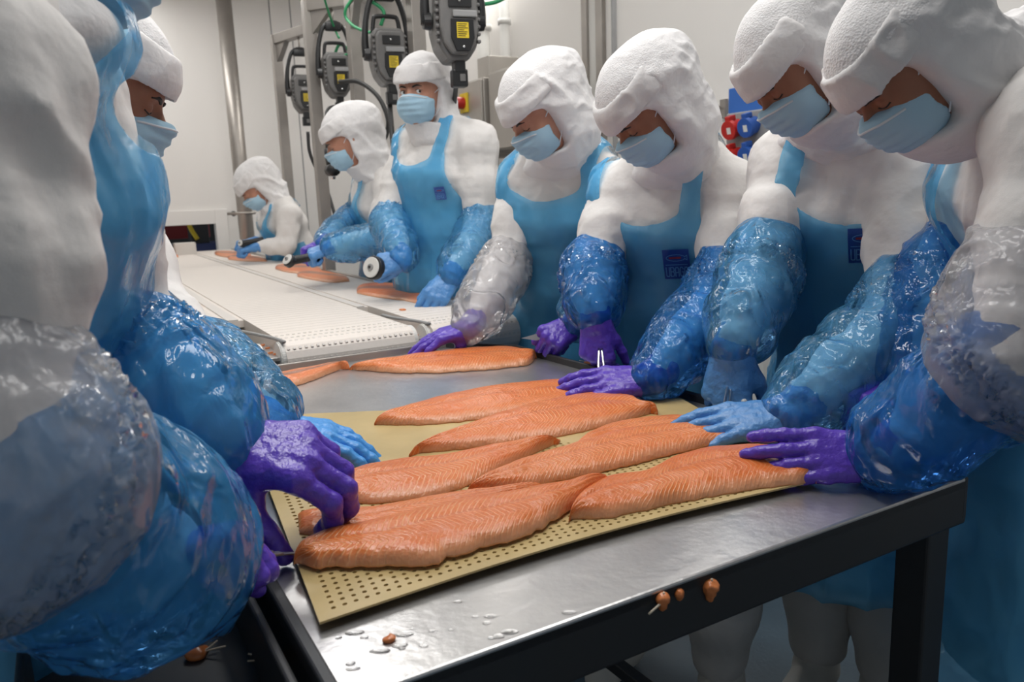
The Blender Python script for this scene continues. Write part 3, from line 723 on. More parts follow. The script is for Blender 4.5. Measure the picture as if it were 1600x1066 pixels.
    # ---- trousers and boots
    if not sp.get('nolegs'):
        for l in legs:
            sdf_obj('trouser_leg', chain([l[0], l[1], l[2] + UP * .16, l[2] + UP * .05], [.105, .082, .078, .070], .04), .013, 'trouser', root, lambda p, n: .008 * ridge(stretch(p + .03 * vnoise(p * 6)[:, None], UP, .6) * 9))
            fd = FW if 'fd' not in sp else sp['fd']
            sdf_obj('boot', union([cone(l[2] + UP * .10, l[2] - UP * .02, .058, .055), cone(l[2] - UP * .035, l[2] + fd * .15 - UP * .045, .050, .044)], .03), .010, 'boot', root)
    return root, apo, hd

def fish_label(apo, c, xdir, size, facing):
    """navy square with a fish outline and the five letters, wrapped on the apron at c"""
    bvh = BVHTree.FromPolygons([v.co for v in apo.data.vertices], [p.vertices for p in apo.data.polygons])
    n = unit(facing); x = unit(np.array(xdir) - n * (np.array(xdir) @ n)); y = np.cross(n, x)
    def wrap(a, b, off):
        o = c + x * a + y * b; hit = bvh.ray_cast(Vector(o + n * .25), Vector(-n), .6)
        return (np.array(hit[0]) if hit[0] is not None else o) + n * off
    bm = bmesh.new(); K = 10; g = [[bm.verts.new(tuple(wrap((i / K - .5) * size, (j / K - .5) * size * 1.12, .0035))) for j in range(K + 1)] for i in range(K + 1)]
    for i in range(K):
        for j in range(K): bm.faces.new((g[i][j], g[i + 1][j], g[i + 1][j + 1], g[i][j + 1]))
    lab = from_bm('printed_label', bm, 'label', apo, True); lab['label'] = 'navy printed square with a fish and UBAGO'
    # lettering as flat strokes
    def strip(bm, pts, w):
        for (a0, b0), (a1, b1) in zip(pts[:-1], pts[1:]):
            L_ = math.hypot(a1 - a0, b1 - b0) + 1e-9; ex, ey = (a1 - a0) / L_, (b1 - b0) / L_; px_, py_ = -ey * w / 2, ex * w / 2; m_ = max(1, int(L_ / .006)); pv = None
            for k in range(m_ + 1):
                t = k / m_; a, b = a0 + (a1 - a0) * t, b0 + (b1 - b0) * t
                if k == 0: a -= ex * w / 2; b -= ey * w / 2
                if k == m_: a += ex * w / 2; b += ey * w / 2
                cur = (bm.verts.new(tuple(wrap(a + px_, b + py_, .0052))), bm.verts.new(tuple(wrap(a - px_, b - py_, .0052))))
                if pv: bm.faces.new((pv[0], pv[1], cur[1], cur[0]))
                pv = cur
    G = {'U': [[(0, 1), (0, .1), (.15, 0), (.45, 0), (.6, .1), (.6, 1)]],
         'B': [[(0, 0), (0, 1), (.45, 1), (.6, .85), (.6, .65), (.45, .52), (0, .52)], [(.45, .52), (.6, .38), (.6, .15), (.45, 0), (0, 0)]],
         'A': [[(0, 0), (0, .8), (.15, 1), (.45, 1), (.6, .8), (.6, 0)], [(0, .42), (.6, .42)]],
         'G': [[(.6, .8), (.45, 1), (.15, 1), (0, .8), (0, .2), (.15, 0), (.45, 0), (.6, .2), (.6, .48), (.35, .48)]],
         'O': [[(.15, 0), (.45, 0), (.6, .2), (.6, .8), (.45, 1), (.15, 1), (0, .8), (0, .2), (.15, 0)]]}
    bm = bmesh.new(); s = size
    for i, ch in enumerate('UBAGO'):
        for st in G[ch]: strip(bm, [((-.41 + .172 * i + a * .20) * s, (-.46 + b * .34) * s) for a, b in st], .035 * s)
    strip(bm, [(-.40 * s, -.02 * s), (.40 * s, -.02 * s)], .025 * s)
    strip(bm, [((.36 * math.cos(t)) * s, (.24 + .12 * math.sin(t)) * s) for t in np.linspace(.25, 2 * math.pi - .25, 15)], .022 * s)
    strip(bm, [(.32 * s, .27 * s), (.42 * s, .33 * s), (.42 * s, .15 * s), (.32 * s, .21 * s)], .02 * s)
    from_bm('lettering', bm, 'label_light', lab, False)
    bm = bmesh.new(); strip(bm, [(-.22 * s, .24 * s), (.16 * s, .24 * s)], .07 * s); from_bm('red_fish', bm, 'redprint', lab, False)
# ------------------------------------------------------------------ room shell
CEIL = 3.05
def wallslab(name, a, b, z0, z1, nrm, m='wall', th=.08):
    """slab whose visible face runs a->b; nrm points into the room"""
    a = V3(a[0], a[1], 0); b = V3(b[0], b[1], 0); x = unit(b - a); n = unit([nrm[0], nrm[1], 0]); c = (a + b) / 2 - n * th / 2 + UP * (z0 + z1) / 2
    o = box(name, c, x, n, UP, np.linalg.norm(b - a), th, z1 - z0, m, None, 0.0); o['kind'] = 'structure'; return o
RW = V3(1.10, 3.60, 0)                    # a point of the right wall, which runs along E2
BW = V3(-2.75, 6.62, 0)                   # a point of the far wall, which runs along E1
corner = None
A_ = np.array([[E2[0], -E1[0]], [E2[1], -E1[1]]]); t_, s_ = np.linalg.solve(A_, (BW - RW)[:2]); corner = RW + E2 * t_
rw_end = RW - E2 * 5.2; lw_end = corner - E1 * 5.6
fl_ = bmesh.new(); c4 = [corner + (E1 + E2) * .1, lw_end - E1 * .1 + E2 * .1, lw_end - E1 * .1 - (corner - rw_end) - E2 * .1, rw_end + E1 * .1 - E2 * .1]
prism(fl_, [(p[0], p[1]) for p in c4], -.08, 0); o = from_bm('floor', fl_, 'floor'); o['kind'] = 'structure'
fl_ = bmesh.new(); prism(fl_, [(p[0], p[1]) for p in c4], CEIL, CEIL + .08); o = from_bm('ceiling', fl_, 'ceiling'); o['kind'] = 'structure'
wallslab('wall_right', rw_end, corner, 0, CEIL, -E1)
wallslab('wall_left', lw_end, lw_end - (corner - rw_end), 0, CEIL, E1)
# far wall with the conveyor hatch
hl, hr = P(196, 395, 6.6), P(347, 391, 6.6)
u_of = lambda p: (p - corner) @ E1
ul, ur = u_of(hl), u_of(hr); zb, zt = .80, P(300, 352, 6.55)[2]
bw = lambda u: corner + E1 * u
wallslab('wall_back', bw(-5.6), bw(ul), 0, CEIL, -E2); wallslab('wall_back', bw(ur), bw(0), 0, CEIL, -E2)
wallslab('wall_back', bw(ul), bw(ur), zt, CEIL, -E2); wallslab('wall_back', bw(ul), bw(ur), 0, zb, -E2)
def trim(u0, z0, z1, w=.05, d=.02, m='wall', wall='back', off=0.0):
    b_ = bw(u0) if wall == 'back' else RW + E2 * u0; x = E1 if wall == 'back' else E2; n = -E2 if wall == 'back' else -E1
    o = box('trim_1', b_ + n * (d / 2 + off) + UP * (z0 + z1) / 2, x, n, UP, w, d, z1 - z0, m, None, .003); o['kind'] = 'structure'; return o
trim(ur + .05, zb, zt + .12, .10); trim((ul + ur) / 2, zt, zt + .12, ur - ul)
# panel joints of the far wall
for px in (244, 462, 500):
    u = u_of(P(px, 250, 6.7)); trim(u, 0 if px > 350 else zt + .12, CEIL, .008, .004, 'grey')
# vertical profiles on the right wall
def uw(px, py=60):
    d = _ray(px, py); A = np.array([[d[0], -E2[0]], [d[1], -E2[1]]]); t, s = np.linalg.solve(A, (RW - CAM)[:2]); return s, CAM[2] + d[2] * t
for px, w, m in ((919, .050, 'post'), (942, .060, 'post'), (931, .10, 'pvc'), (963, .012, 'grey')):
    s, z = uw(px); trim(s, 0, CEIL, w, .012 if m == 'pvc' else .03, m, 'right')
# pipes
def wallpipe(px, z0, z1, r, m, label, brackets=()):
    s, z = uw(px); b_ = RW + E2 * s - E1 * (r + .03); t = empty('wall_pipe', b_, label, 'pipe')
    tube('pipe', [b_ + UP * z0, b_ + UP * z1], r, m, t, n=16)
    for py in brackets:
        zz = uw(px, py)[1]; bm = bmesh.new(); bmesh.ops.create_cone(bm, cap_ends=True, segments=20, radius1=r * 1.35, radius2=r * 1.35, depth=.035, matrix=Matrix.Translation(Vector(b_ + UP * zz)))
        from_bm('clamp', bm, m, t, True)
    return t
wallpipe(770, 1.0, CEIL, .045, 'pvc', 'thick white plastic conduit on the wall above the steel cabinet', (45,))
wallpipe(802, 1.0, CEIL, .032, 'pvc', 'thinner white conduit right of the thick one', (35,))
pb = P(386, 368, 6.35); pt = P(333, 0, 6.35)
t = empty('steel_pipe', (pb[0], pb[1], 0), 'tall stainless pipe standing by the far wall right of the hatch', 'pipe')
tube('pipe', [V3(pb[0], pb[1], 0), V3(pb[0] + .0, pb[1], CEIL)], .058, 'post', t, n=18)
cz = P(384, 333, 6.35)[2]
tube('cross_bar', [V3(pb[0] - .12, pb[1] - .05, cz), V3(pb[0] + .10, pb[1] - .05, cz)], .012, 'post', t)
knob = P(365, 334, 6.4); bm = bmesh.new(); bmesh.ops.create_uvsphere(bm, u_segments=14, v_segments=8, radius=.022, matrix=Matrix.Translation(Vector(knob))); from_bm('knob', bm, 'black', t, True)
# things seen through the hatch
hb = bw((ul + ur) / 2) + E2 * .9
def bx(name, c, sx, sy, sz, m, label=None, cat=None, group=None, bevel=.01):
    o = box(name, c, E1, E2, UP, sx, sy, sz, m, None, bevel)
    if label: tag(o, label, cat, group)
    return o
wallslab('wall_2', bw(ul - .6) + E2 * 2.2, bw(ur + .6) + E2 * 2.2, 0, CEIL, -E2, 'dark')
q = P(283, 372, 7.4); bx('plastic_crate', V3(q[0], q[1], zb + .16), .50, .35, .03, 'grey', 'pale grey tray lid topmost on the stack beyond the hatch', 'tray')
bx('plastic_crate', V3(q[0], q[1], zb + .09), .60, .40, .09, 'crate_white', 'off-white tray beneath the grey lid beyond the hatch', 'tray')
q = P(252, 388, 7.4); bx('plastic_crate', V3(q[0], q[1], zb + .02), .7, .4, .12, 'crate_blue', 'dark blue crate at the left end of the hatch opening', 'crate')
q = P(288, 368, 7.9); bx('plastic_crate', V3(q[0], q[1], zb + .28), .45, .3, .16, 'crate_red', 'dark red crate behind the stacked trays beyond the hatch', 'crate')
q = P(328, 384, 7.3); bx('plastic_crate', V3(q[0], q[1], zb + .10), .34, .4, .16, 'crate_blue', 'navy crate at the right end of the hatch opening', 'crate')
q = P(311, 375, 7.2); bx('machine_post', V3(q[0], q[1], .80), .16, .16, 1.6, 'dark_steel', 'dark machine column in the middle of the hatch opening', 'machine')
q = P(298, 357, 7.1); tube_ = tube('hose', [q + V3(-.03, 0, .12), q + V3(0, 0, 0), q + V3(.05, 0, -.10)], .02, 'yellow'); tag(tube_, 'yellow hose bend hanging behind the hatch top', 'hose')

# ceiling lamps (the light sources themselves)
for i, (x, y, w) in enumerate(LAMPS):
    t = empty('ceiling_light', (x, y, CEIL), None); tag(t, None, 'light', 'ceiling light panels'); t['label'] = ['ceiling light panel above the right side of the work table', 'ceiling light panel above the near half of the conveyor', 'ceiling light panel beside the right wall sockets', 'ceiling light panel above the far conveyor end and hatch', 'ceiling light panel over the floor left of the conveyor', 'ceiling light panel in front of the steel cabinets', 'ceiling light panel above the nearest corner of the table'][i]
    r0 = E2; r1 = -E1
    box('housing', V3(x, y, CEIL - .02), E2, E1, UP, 1.6, .42, .03, 'pvc', t); 
# ------------------------------------------------------------------ table
TN = empty('steel_table', (.2, 1.4, 0), 'large stainless steel work table under the salmon fillets', 'table')
NL, NR, FR, FC, FL = V3(-.168, .605, .9), V3(.655, 1.07, .9), V3(.009, 2.117, .9), V3(-.19, 2.20, .9), V3(-.855, 1.82, .9)
def quadprism(name, pts, z0, z1, m, parent, bevel=0.0):
    bm = bmesh.new(); prism(bm, [(p[0], p[1]) for p in pts], z0, z1, bevel=bevel); return from_bm(name, bm, m, parent)
quadprism('table_top', [NL, NR, FR, FC, FL], .882, .900, 'steel', TN, .003)
def rail(name, a, b, inw, th, z0, z1, m, parent, bevel=.003):
    x = unit([*(b - a)[:2], 0]); n = unit([*inw[:2], 0]); n = unit(n - x * (n @ x)); c = (a + b) / 2 + n * th / 2; c[2] = (z0 + z1) / 2
    return box(name, c, x, n, UP, np.linalg.norm((b - a)[:2]), th, z1 - z0, m, parent, bevel)
cen = (NL + NR + FR + FL) / 4
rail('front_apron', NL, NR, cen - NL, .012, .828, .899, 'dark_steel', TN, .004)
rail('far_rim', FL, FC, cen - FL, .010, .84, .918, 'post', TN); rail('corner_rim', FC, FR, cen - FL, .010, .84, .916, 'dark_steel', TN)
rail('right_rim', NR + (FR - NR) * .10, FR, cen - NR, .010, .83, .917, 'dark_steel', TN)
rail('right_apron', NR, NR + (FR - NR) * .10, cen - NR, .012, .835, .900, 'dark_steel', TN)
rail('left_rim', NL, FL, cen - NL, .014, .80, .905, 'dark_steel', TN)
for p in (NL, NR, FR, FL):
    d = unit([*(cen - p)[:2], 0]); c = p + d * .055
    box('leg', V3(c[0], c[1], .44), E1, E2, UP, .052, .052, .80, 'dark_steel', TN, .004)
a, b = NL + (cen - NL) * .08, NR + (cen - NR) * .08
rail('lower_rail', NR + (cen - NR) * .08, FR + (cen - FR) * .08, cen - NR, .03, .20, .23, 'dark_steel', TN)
# side tray, lower than the table
tx0, tx1 = NL - E1 * .012, NL - E1 * .24
tr = empty('side_tray', tuple((tx0 + tx1) / 2 * V3(1, 1, 0)), 'dark wet steel tray hooked low along the left side of the table', 'tray')
ln_ = .62
a0, a1 = tx0 - E2 * .10, tx0 + E2 * ln_; b0, b1 = tx1 - E2 * .10, tx1 + E2 * ln_
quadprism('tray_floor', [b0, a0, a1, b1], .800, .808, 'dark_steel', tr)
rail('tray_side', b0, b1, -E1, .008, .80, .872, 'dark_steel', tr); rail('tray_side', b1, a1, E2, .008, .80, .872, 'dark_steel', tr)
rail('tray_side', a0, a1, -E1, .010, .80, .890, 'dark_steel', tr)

# ------------------------------------------------------------------ perforated mat
MC = [V3(-.205, .722, 0), V3(.435, 1.055, 0), V3(.335, 1.515, 0), V3(-.545, 1.505, 0)]
def mat_pt(u, v):
    p = (MC[0] * (1 - u) + MC[1] * u) * (1 - v) + (MC[3] * (1 - u) + MC[2] * u) * v
    bow = .022 * math.sin(math.pi * u) * (1 - v)                      # the near edge sags towards the far side a little
    return p + E2 * bow
nu, nv = 58, 66; verts = []; faces = []; z1, z0 = .9110, .9084
vi = {}
def mv(u, v, z):
    k = (round(u, 6), round(v, 6), z)
    if k not in vi: p = mat_pt(u, v); vi[k] = len(verts); verts.append((p[0], p[1], z))
    return vi[k]
for i in range(nu):
    for j in range(nv):
        u0, u1, v0, v1 = i / nu, (i + 1) / nu, j / nv, (j + 1) / nv
        sq = [mv(u0, v0, z1), mv(u1, v0, z1), mv(u1, v1, z1), mv(u0, v1, z1)]
        if i == 0 or j == 0 or i == nu - 1 or j > nv * .55: faces.append(sq); continue
        um, vm = (u0 + u1) / 2, (v0 + v1) / 2; hu_, hv_ = .23 / nu, .23 / nv
        ring = [(um + hu_ * math.cos(math.radians(a)), vm + hv_ * math.sin(math.radians(a))) for a in (-157.5, -112.5, -67.5, -22.5, 22.5, 67.5, 112.5, 157.5)]
        rt = [mv(a, b, z1) for a, b in ring]; rb = [mv(a, b, z0) for a, b in ring]
        faces += [[sq[0], sq[1], rt[2], rt[1]], [sq[1], sq[2], rt[4], rt[3]], [sq[2], sq[3], rt[6], rt[5]], [sq[3], sq[0], rt[0], rt[7]],
                  [sq[0], rt[1], rt[0]], [sq[1], rt[3], rt[2]], [sq[2], rt[5], rt[4]], [sq[3], rt[7], rt[6]]]
        for k in range(8): faces.append([rt[k], rt[(k + 1) % 8], rb[(k + 1) % 8], rb[k]])
        faces.append(rb)
for i in range(nu):
    faces.append([mv(i / nu, 0, z0), mv((i + 1) / nu, 0, z0), mv((i + 1) / nu, 0, z1), mv(i / nu, 0, z1)])
    faces.append([mv(i / nu, 1, z1), mv((i + 1) / nu, 1, z1), mv((i + 1) / nu, 1, z0), mv(i / nu, 1, z0)])
for j in range(nv):
    faces.append([mv(0, j / nv, z1), mv(0, (j + 1) / nv, z1), mv(0, (j + 1) / nv, z0), mv(0, j / nv, z0)])
    faces.append([mv(1, j / nv, z0), mv(1, (j + 1) / nv, z0), mv(1, (j + 1) / nv, z1), mv(1, j / nv, z1)])
me = bpy.data.meshes.new('perforated_mat'); me.from_pydata(verts, [], faces)
tag(link('perforated_mat', me, 'mat', smooth=False), 'cream perforated rubber cutting mat lying on the steel table', 'mat')

# ------------------------------------------------------------------ salmon
def fillet(upper, lower, zb, H, label, m='salmon', group='salmon fillets on the table', N=56, Mx=20, rag=.0022, seed=0, vflip=False, lift=None, name='salmon_fillet'):
    U = catmull([np.array([*p, 0.]) for p in upper], N); L = catmull([np.array([*p, 0.]) for p in lower], N)
    top = []; ulen = 0; prevc = None; us = []
    lo = [Pz(l[0], l[1], zb) for l in L]; up_ = [Pz(u_[0], u_[1], zb + H * .55) for u_ in U]
    ts = np.linspace(0, 1, N); rs = np.random.RandomState(seed + 11)
    taper = np.clip(np.minimum(ts / .13, (1 - ts) / .07), 0, 1); taper = np.sqrt(np.clip(1 - (1 - taper) ** 2, 0, 1))
    vv = np.linspace(0, 1, Mx + 1)
    vs_, uvs = [], []
    for i in range(N):
        c = (lo[i] + up_[i]) / 2; ulen += np.linalg.norm(c - prevc) if prevc is not None else 0; prevc = c
        jag = rag * float(vnoise(np.array([[ulen * 60, seed, 0.]]))[0]) + rag * .7 * float(vnoise(np.array([[ulen * 160, seed, 3.]]))[0])
        lf = 0 if lift is None else np.interp(ts[i], *lift)
        for j, v in enumerate(vv):
            a = lo[i] + E2 * 0 ; d = unit([*(lo[i] - up_[i])[:2], 0]) if np.linalg.norm((lo[i] - up_[i])[:2]) > 1e-6 else V3(0, 0, 0)
            p = lo[i] * (1 - v) + V3(up_[i][0], up_[i][1], zb) * v + d * jag * (1 - v) ** 3
            prof = (1 - abs(2 * v - 1) ** 3.2) ** .55 * (.62 + .55 * v - .17 * v * v)
            g = .12 * math.exp(-((v - .52) / .035) ** 2) + .06 * math.exp(-((v - .27) / .03) ** 2) + .05 * math.exp(-((v - .8) / .03) ** 2)
            hz = H * max(prof - g * (1 if 0 < j < Mx else 0), 0) * (.12 + .88 * taper[i])
            hz += (.0012 * float(vnoise(np.array([[p[0] * 30 + seed, p[1] * 30, 0.]]))[0])) * (1 if 0 < j < Mx else 0)
            vs_.append((p[0], p[1], zb + .0025 + hz + lf)); uvs.append((ulen, v))
        for v in (1.0, .5, 0.0):
            p = lo[i] * (1 - v) + V3(up_[i][0], up_[i][1], zb) * v + (d * jag if v == 0 else 0); vs_.append((p[0], p[1], zb + lf)); uvs.append((ulen, v if v else .02))
    K = Mx + 4; fs = []
    for i in range(N - 1):
        for j in range(K):
            a, b = i * K + j, i * K + (j + 1) % K; fs.append((a, a + K, b + K, b))
    fs.append(tuple(range(K))); fs.append(tuple(range((N - 1) * K, N * K))[::-1])
    me = bpy.data.meshes.new(name); me.from_pydata(vs_, [], fs); ul_ = me.uv_layers.new(name='UVMap')
    for lp in me.loops: ul_.data[lp.index].uv = (uvs[lp.vertex_index][0], 1 - uvs[lp.vertex_index][1] if vflip else uvs[lp.vertex_index][1])
    bm = bmesh.new(); bm.from_mesh(me); bmesh.ops.recalc_face_normals(bm, faces=bm.faces); bm.to_mesh(me); bm.free()
    return tag(link(name, me, m), label, 'fish fillet', group)
ZM = .9112
fillet([(465,798),(520,794),(600,790),(690,775),(780,765),(850,757)], [(468,835),(520,840),(600,830),(700,800),(790,780),(850,768)], ZM, .014, 'salmon fillet mostly hidden beneath the nearest one, pinched by the violet glove', seed=1)
fillet([(457,866),(480,843),(530,824),(600,806),(700,783),(800,768),(880,755),(955,744)], [(462,880),(505,889),(560,884),(640,888),(705,872),(775,853),(840,828),(890,800),(958,756)], ZM + .004, .026, 'nearest salmon fillet with ragged pale belly edge, held by the violet glove', seed=2, rag=.006)
fillet([(888,802),(905,776),(950,746),(1010,737),(1052,713),(1100,700),(1160,695),(1215,699),(1258,722),(1276,742)], [(890,812),(940,812),(1000,800),(1080,783),(1150,771),(1205,762),(1250,757),(1276,748)], ZM, .026, 'front right salmon fillet under the violet fingertips at the table edge', seed=3)
fillet([(725,764),(765,742),(830,714),(885,698),(930,682),(980,670),(1040,664),(1100,665),(1150,680)], [(733,772),(800,766),(870,753),(930,741),(1000,724),(1060,708),(1110,697),(1160,690)], ZM + .001, .024, 'salmon fillet under the pale blue gloved fingertips', 'salmon_pale', seed=4)
fillet([(900,690),(940,668),(985,657),(1040,650),(1074,652),(1082,660)], [(905,700),(950,690),(1000,680),(1050,674),(1078,668),(1084,664)], ZM, .012, 'pale belly flap lying behind the fillet under the blue fingertips', 'salmon_pale', seed=5)
fillet([(638,703),(700,678),(760,653),(820,633),(880,619),(940,612),(985,620),(1000,632),(1028,638)], [(645,709),(720,703),(800,694),(870,684),(950,666),(1000,652),(1028,643)], ZM, .024, 'arched salmon fillet in the middle of the mat with strong white lines', seed=6)
fillet([(584,655),(620,641),(680,622),(740,607),(800,598),(880,592),(900,598),(912,606)], [(588,664),(650,665),(720,660),(790,650),(850,636),(912,622)], ZM, .022, 'salmon fillet reaching from the mat to the flat violet glove', seed=7)
fillet([(427,700),(455,699),(490,712),(535,735),(575,725),(630,716),(700,709),(800,692),(872,684)], [(430,712),(470,732),(512,768),(560,786),(600,786),(680,776),(740,757),(800,727),(876,690)], ZM, .022, 'curved salmon fillet under the bright blue glove', seed=8)
fillet([(545,571),(600,562),(660,551),(720,544),(780,542),(820,547),(838,553)], [(548,578),(620,583),(680,583),(740,580),(800,574),(826,570),(838,558)], .901, .024, 'salmon fillet lying along the far rim of the table', seed=9, rag=.005)
fillet([(385,596),(430,584),(480,576),(520,571),(546,570)], [(388,620),(430,612),(480,598),(520,582),(546,573)], .901, .022, 'salmon fillet with grey streak at the far left of the table', 'salmon_skinned', seed=10)
BZ = .9505; GB = 'skinned salmon fillets on the conveyor belt'
BF = [([(557,450),(568,443),(605,441),(645,443),(662,450)], [(558,459),(590,465),(630,470),(655,474),(664,466)], 'skinned salmon fillet nearest on the belt before the worker who looks up'),
      ([(430,416),(445,412),(475,413),(502,419)], [(431,421),(450,426),(480,428),(503,425)], 'skinned salmon fillet partly covered, under the disc cutter on the belt'),
      ([(464,426),(480,421),(510,424),(544,432)], [(465,433),(490,438),(520,442),(546,440)], 'skinned salmon fillet overlapping the one under the disc cutter'),
      ([(335,393),(348,392),(370,393),(392,396)], [(337,399),(350,402),(370,403),(392,402)], 'far salmon fillet left of the pair at the far end of the belt'),
      ([(355,400),(370,397),(395,400),(417,404)], [(357,406),(375,408),(395,409),(417,409)], 'far salmon fillet in front of the pair at the far end of the belt'),
      ([(250,397),(262,395),(272,397),(279,400)], [(250,404),(262,404),(272,403),(279,402)], 'small salmon fillet by the hatch at the far end of the belt'),
      ([(250,453),(262,452),(274,456),(281,459)], [(250,470),(262,469),(274,466),(281,462)], 'salmon fillet end peeping out beside the blue apron on the left belt'),
      ([(262,472),(280,469),(298,470),(308,474)], [(262,488),(280,488),(298,490),(308,484)], 'salmon fillet tail lying nearer on the left belt beside the white sleeve')]
for i, (u_, l_, lab) in enumerate(BF): fillet(u_, l_, BZ, .016, lab, 'salmon_skinned', GB, N=24, Mx=12, seed=20 + i, rag=.003)

# ------------------------------------------------------------------ conveyor
CO = V3(-.63, 2.06, 0)
CV = empty('conveyor', tuple(CO), 'long white modular belt conveyor running to the far hatch', 'conveyor')
def cpt(u, v, z=.95): return CO + E1 * u + E2 * v + UP * z
LEN = 4.75
def belt(u0, u1, m='belt', v0=0.0, z=.95):
    bm = bmesh.new(); r = .055; prof = [(LEN, z), (v0 + r, z)] + [(v0 + r - r * math.sin(a), z - r + r * math.cos(a)) for a in np.linspace(.25, math.pi, 9)] + [(LEN, z - 2 * r)]
    n = len(prof); A = [bm.verts.new(tuple(cpt(u0, v, zz))) for v, zz in prof]; B = [bm.verts.new(tuple(cpt(u1, v, zz))) for v, zz in prof]
    for i in range(n): bm.faces.new((A[i], B[i], B[(i + 1) % n], A[(i + 1) % n]))
    bm.faces.new(A); bm.faces.new(B[::-1]); o = from_bm('belt', bm, m, CV)
    # hinge knuckles that stick up in rows at the roller
    bm = bmesh.new(); w = u1 - u0; k = max(2, int(w / .016))
    for row, (vv_, zz) in enumerate([(v0 + .145, z), (v0 + .095, z), (v0 + .05, z - .001), (v0 + .014, z - .016), (v0 + .0, z - .052)]):
        nv = unit(V3(*(-E2 * [0, 0, .2, .7, 1][row])[:2], [1, 1, 1, .7, .05][row]))
        for i in range(k):
            c = cpt(u0 + w * (i + .5) / k, vv_, zz); bm_box(bm, c, E1, np.cross(nv, E1), nv, w / k * .45, .007, .0026)
    h_ = from_bm('belt_hinges', bm, 'belt_gap', CV); h_['kind'] = 'stuff'
    # module seams across the belt
    bm = bmesh.new()
    for v in np.arange(v0 + .20, 3.0, .05): bm_box(bm, cpt((u0 + u1) / 2, v, z + .0002), E1, E2, UP, w, .0012, .0006)
    h_ = from_bm('belt_seams', bm, 'belt_gap', CV); h_['kind'] = 'stuff'
    return o
belt(.024, .400); belt(-.62, -.045, v0=.04); belt(.455, .745, v0=-.02)
for ua, ub in ((-.045, .024), (.400, .455)):
    c = cpt((ua + ub) / 2, LEN / 2 + .28, .935); box('guide_strip', c, E1, E2, UP, ub - ua, LEN - .56, .024, 'belt', CV, .001)
    c = cpt((ua + ub) / 2, LEN / 2 + .28, .9490); box('guide_groove', c, E1, E2, UP, (ub - ua) * .5, LEN - .56, .0040, 'belt_gap', CV, .0005)
    box('gap_plate', cpt((ua + ub) / 2, .16, .905), E1, E2, UP, ub - ua, .26, .01, 'steel', CV, .001)
    for uu in (ua + .005, ub - .005):
        bm = bmesh.new(); bmesh.ops.create_cone(bm, cap_ends=True, segments=24, radius1=.050, radius2=.050, depth=.016, matrix=frame(cpt(uu, .055, .900), E2, UP, E1))
        bmesh.ops.bevel(bm, geom=list(bm.edges), offset=.003, segments=2, affect='EDGES'); from_bm('end_wheel', bm, 'pvc', CV, False)
    tube('guide_edge', [cpt(ub, .02, .953), cpt(ub - .008, .10, .952), cpt(ub - .035, .22, .951), cpt(ua + .012, .30, .951)], .005, 'grey', CV)
    bm = bmesh.new()
    for i in range(16):
        bm_box(bm, cpt(random.uniform(ua + .006, ub - .006), random.uniform(.06, .28), .912), unit([1, random.random(), 0]), unit(np.cross(UP, unit([1, random.random(), 0]))), UP, .012, .006, .004)
    d_ = from_bm('fish_crumbs', bm, 'scrap', CV); d_['kind'] = 'stuff'
box('side_frame', cpt(.765, LEN / 2 + .1, .90), E1, E2, UP, .03, LEN - .2, .11, 'post', CV); box('side_frame', cpt(-.645, LEN / 2 + .1, .90), E1, E2, UP, .03, LEN - .2, .11, 'post', CV)
box('front_cover', cpt(.05, .10, .80), E1, E2, UP, 1.36, .02, .10, 'post', CV)
for u in (-.6, .74):
    for v in (.25, 2.4, 4.5): box('leg', cpt(u, v, .42), E1, E2, UP, .05, .05, .84, 'post', CV)
wb = cpt(.0, 0); q = Pz(291, 398, .95); o = box('white_block', q + UP * .045 + E2 * .03, E1, E2, UP, .15, .10, .09, 'crate_white'); tag(o, 'small white block standing on the belt in front of the hatch', 'block')

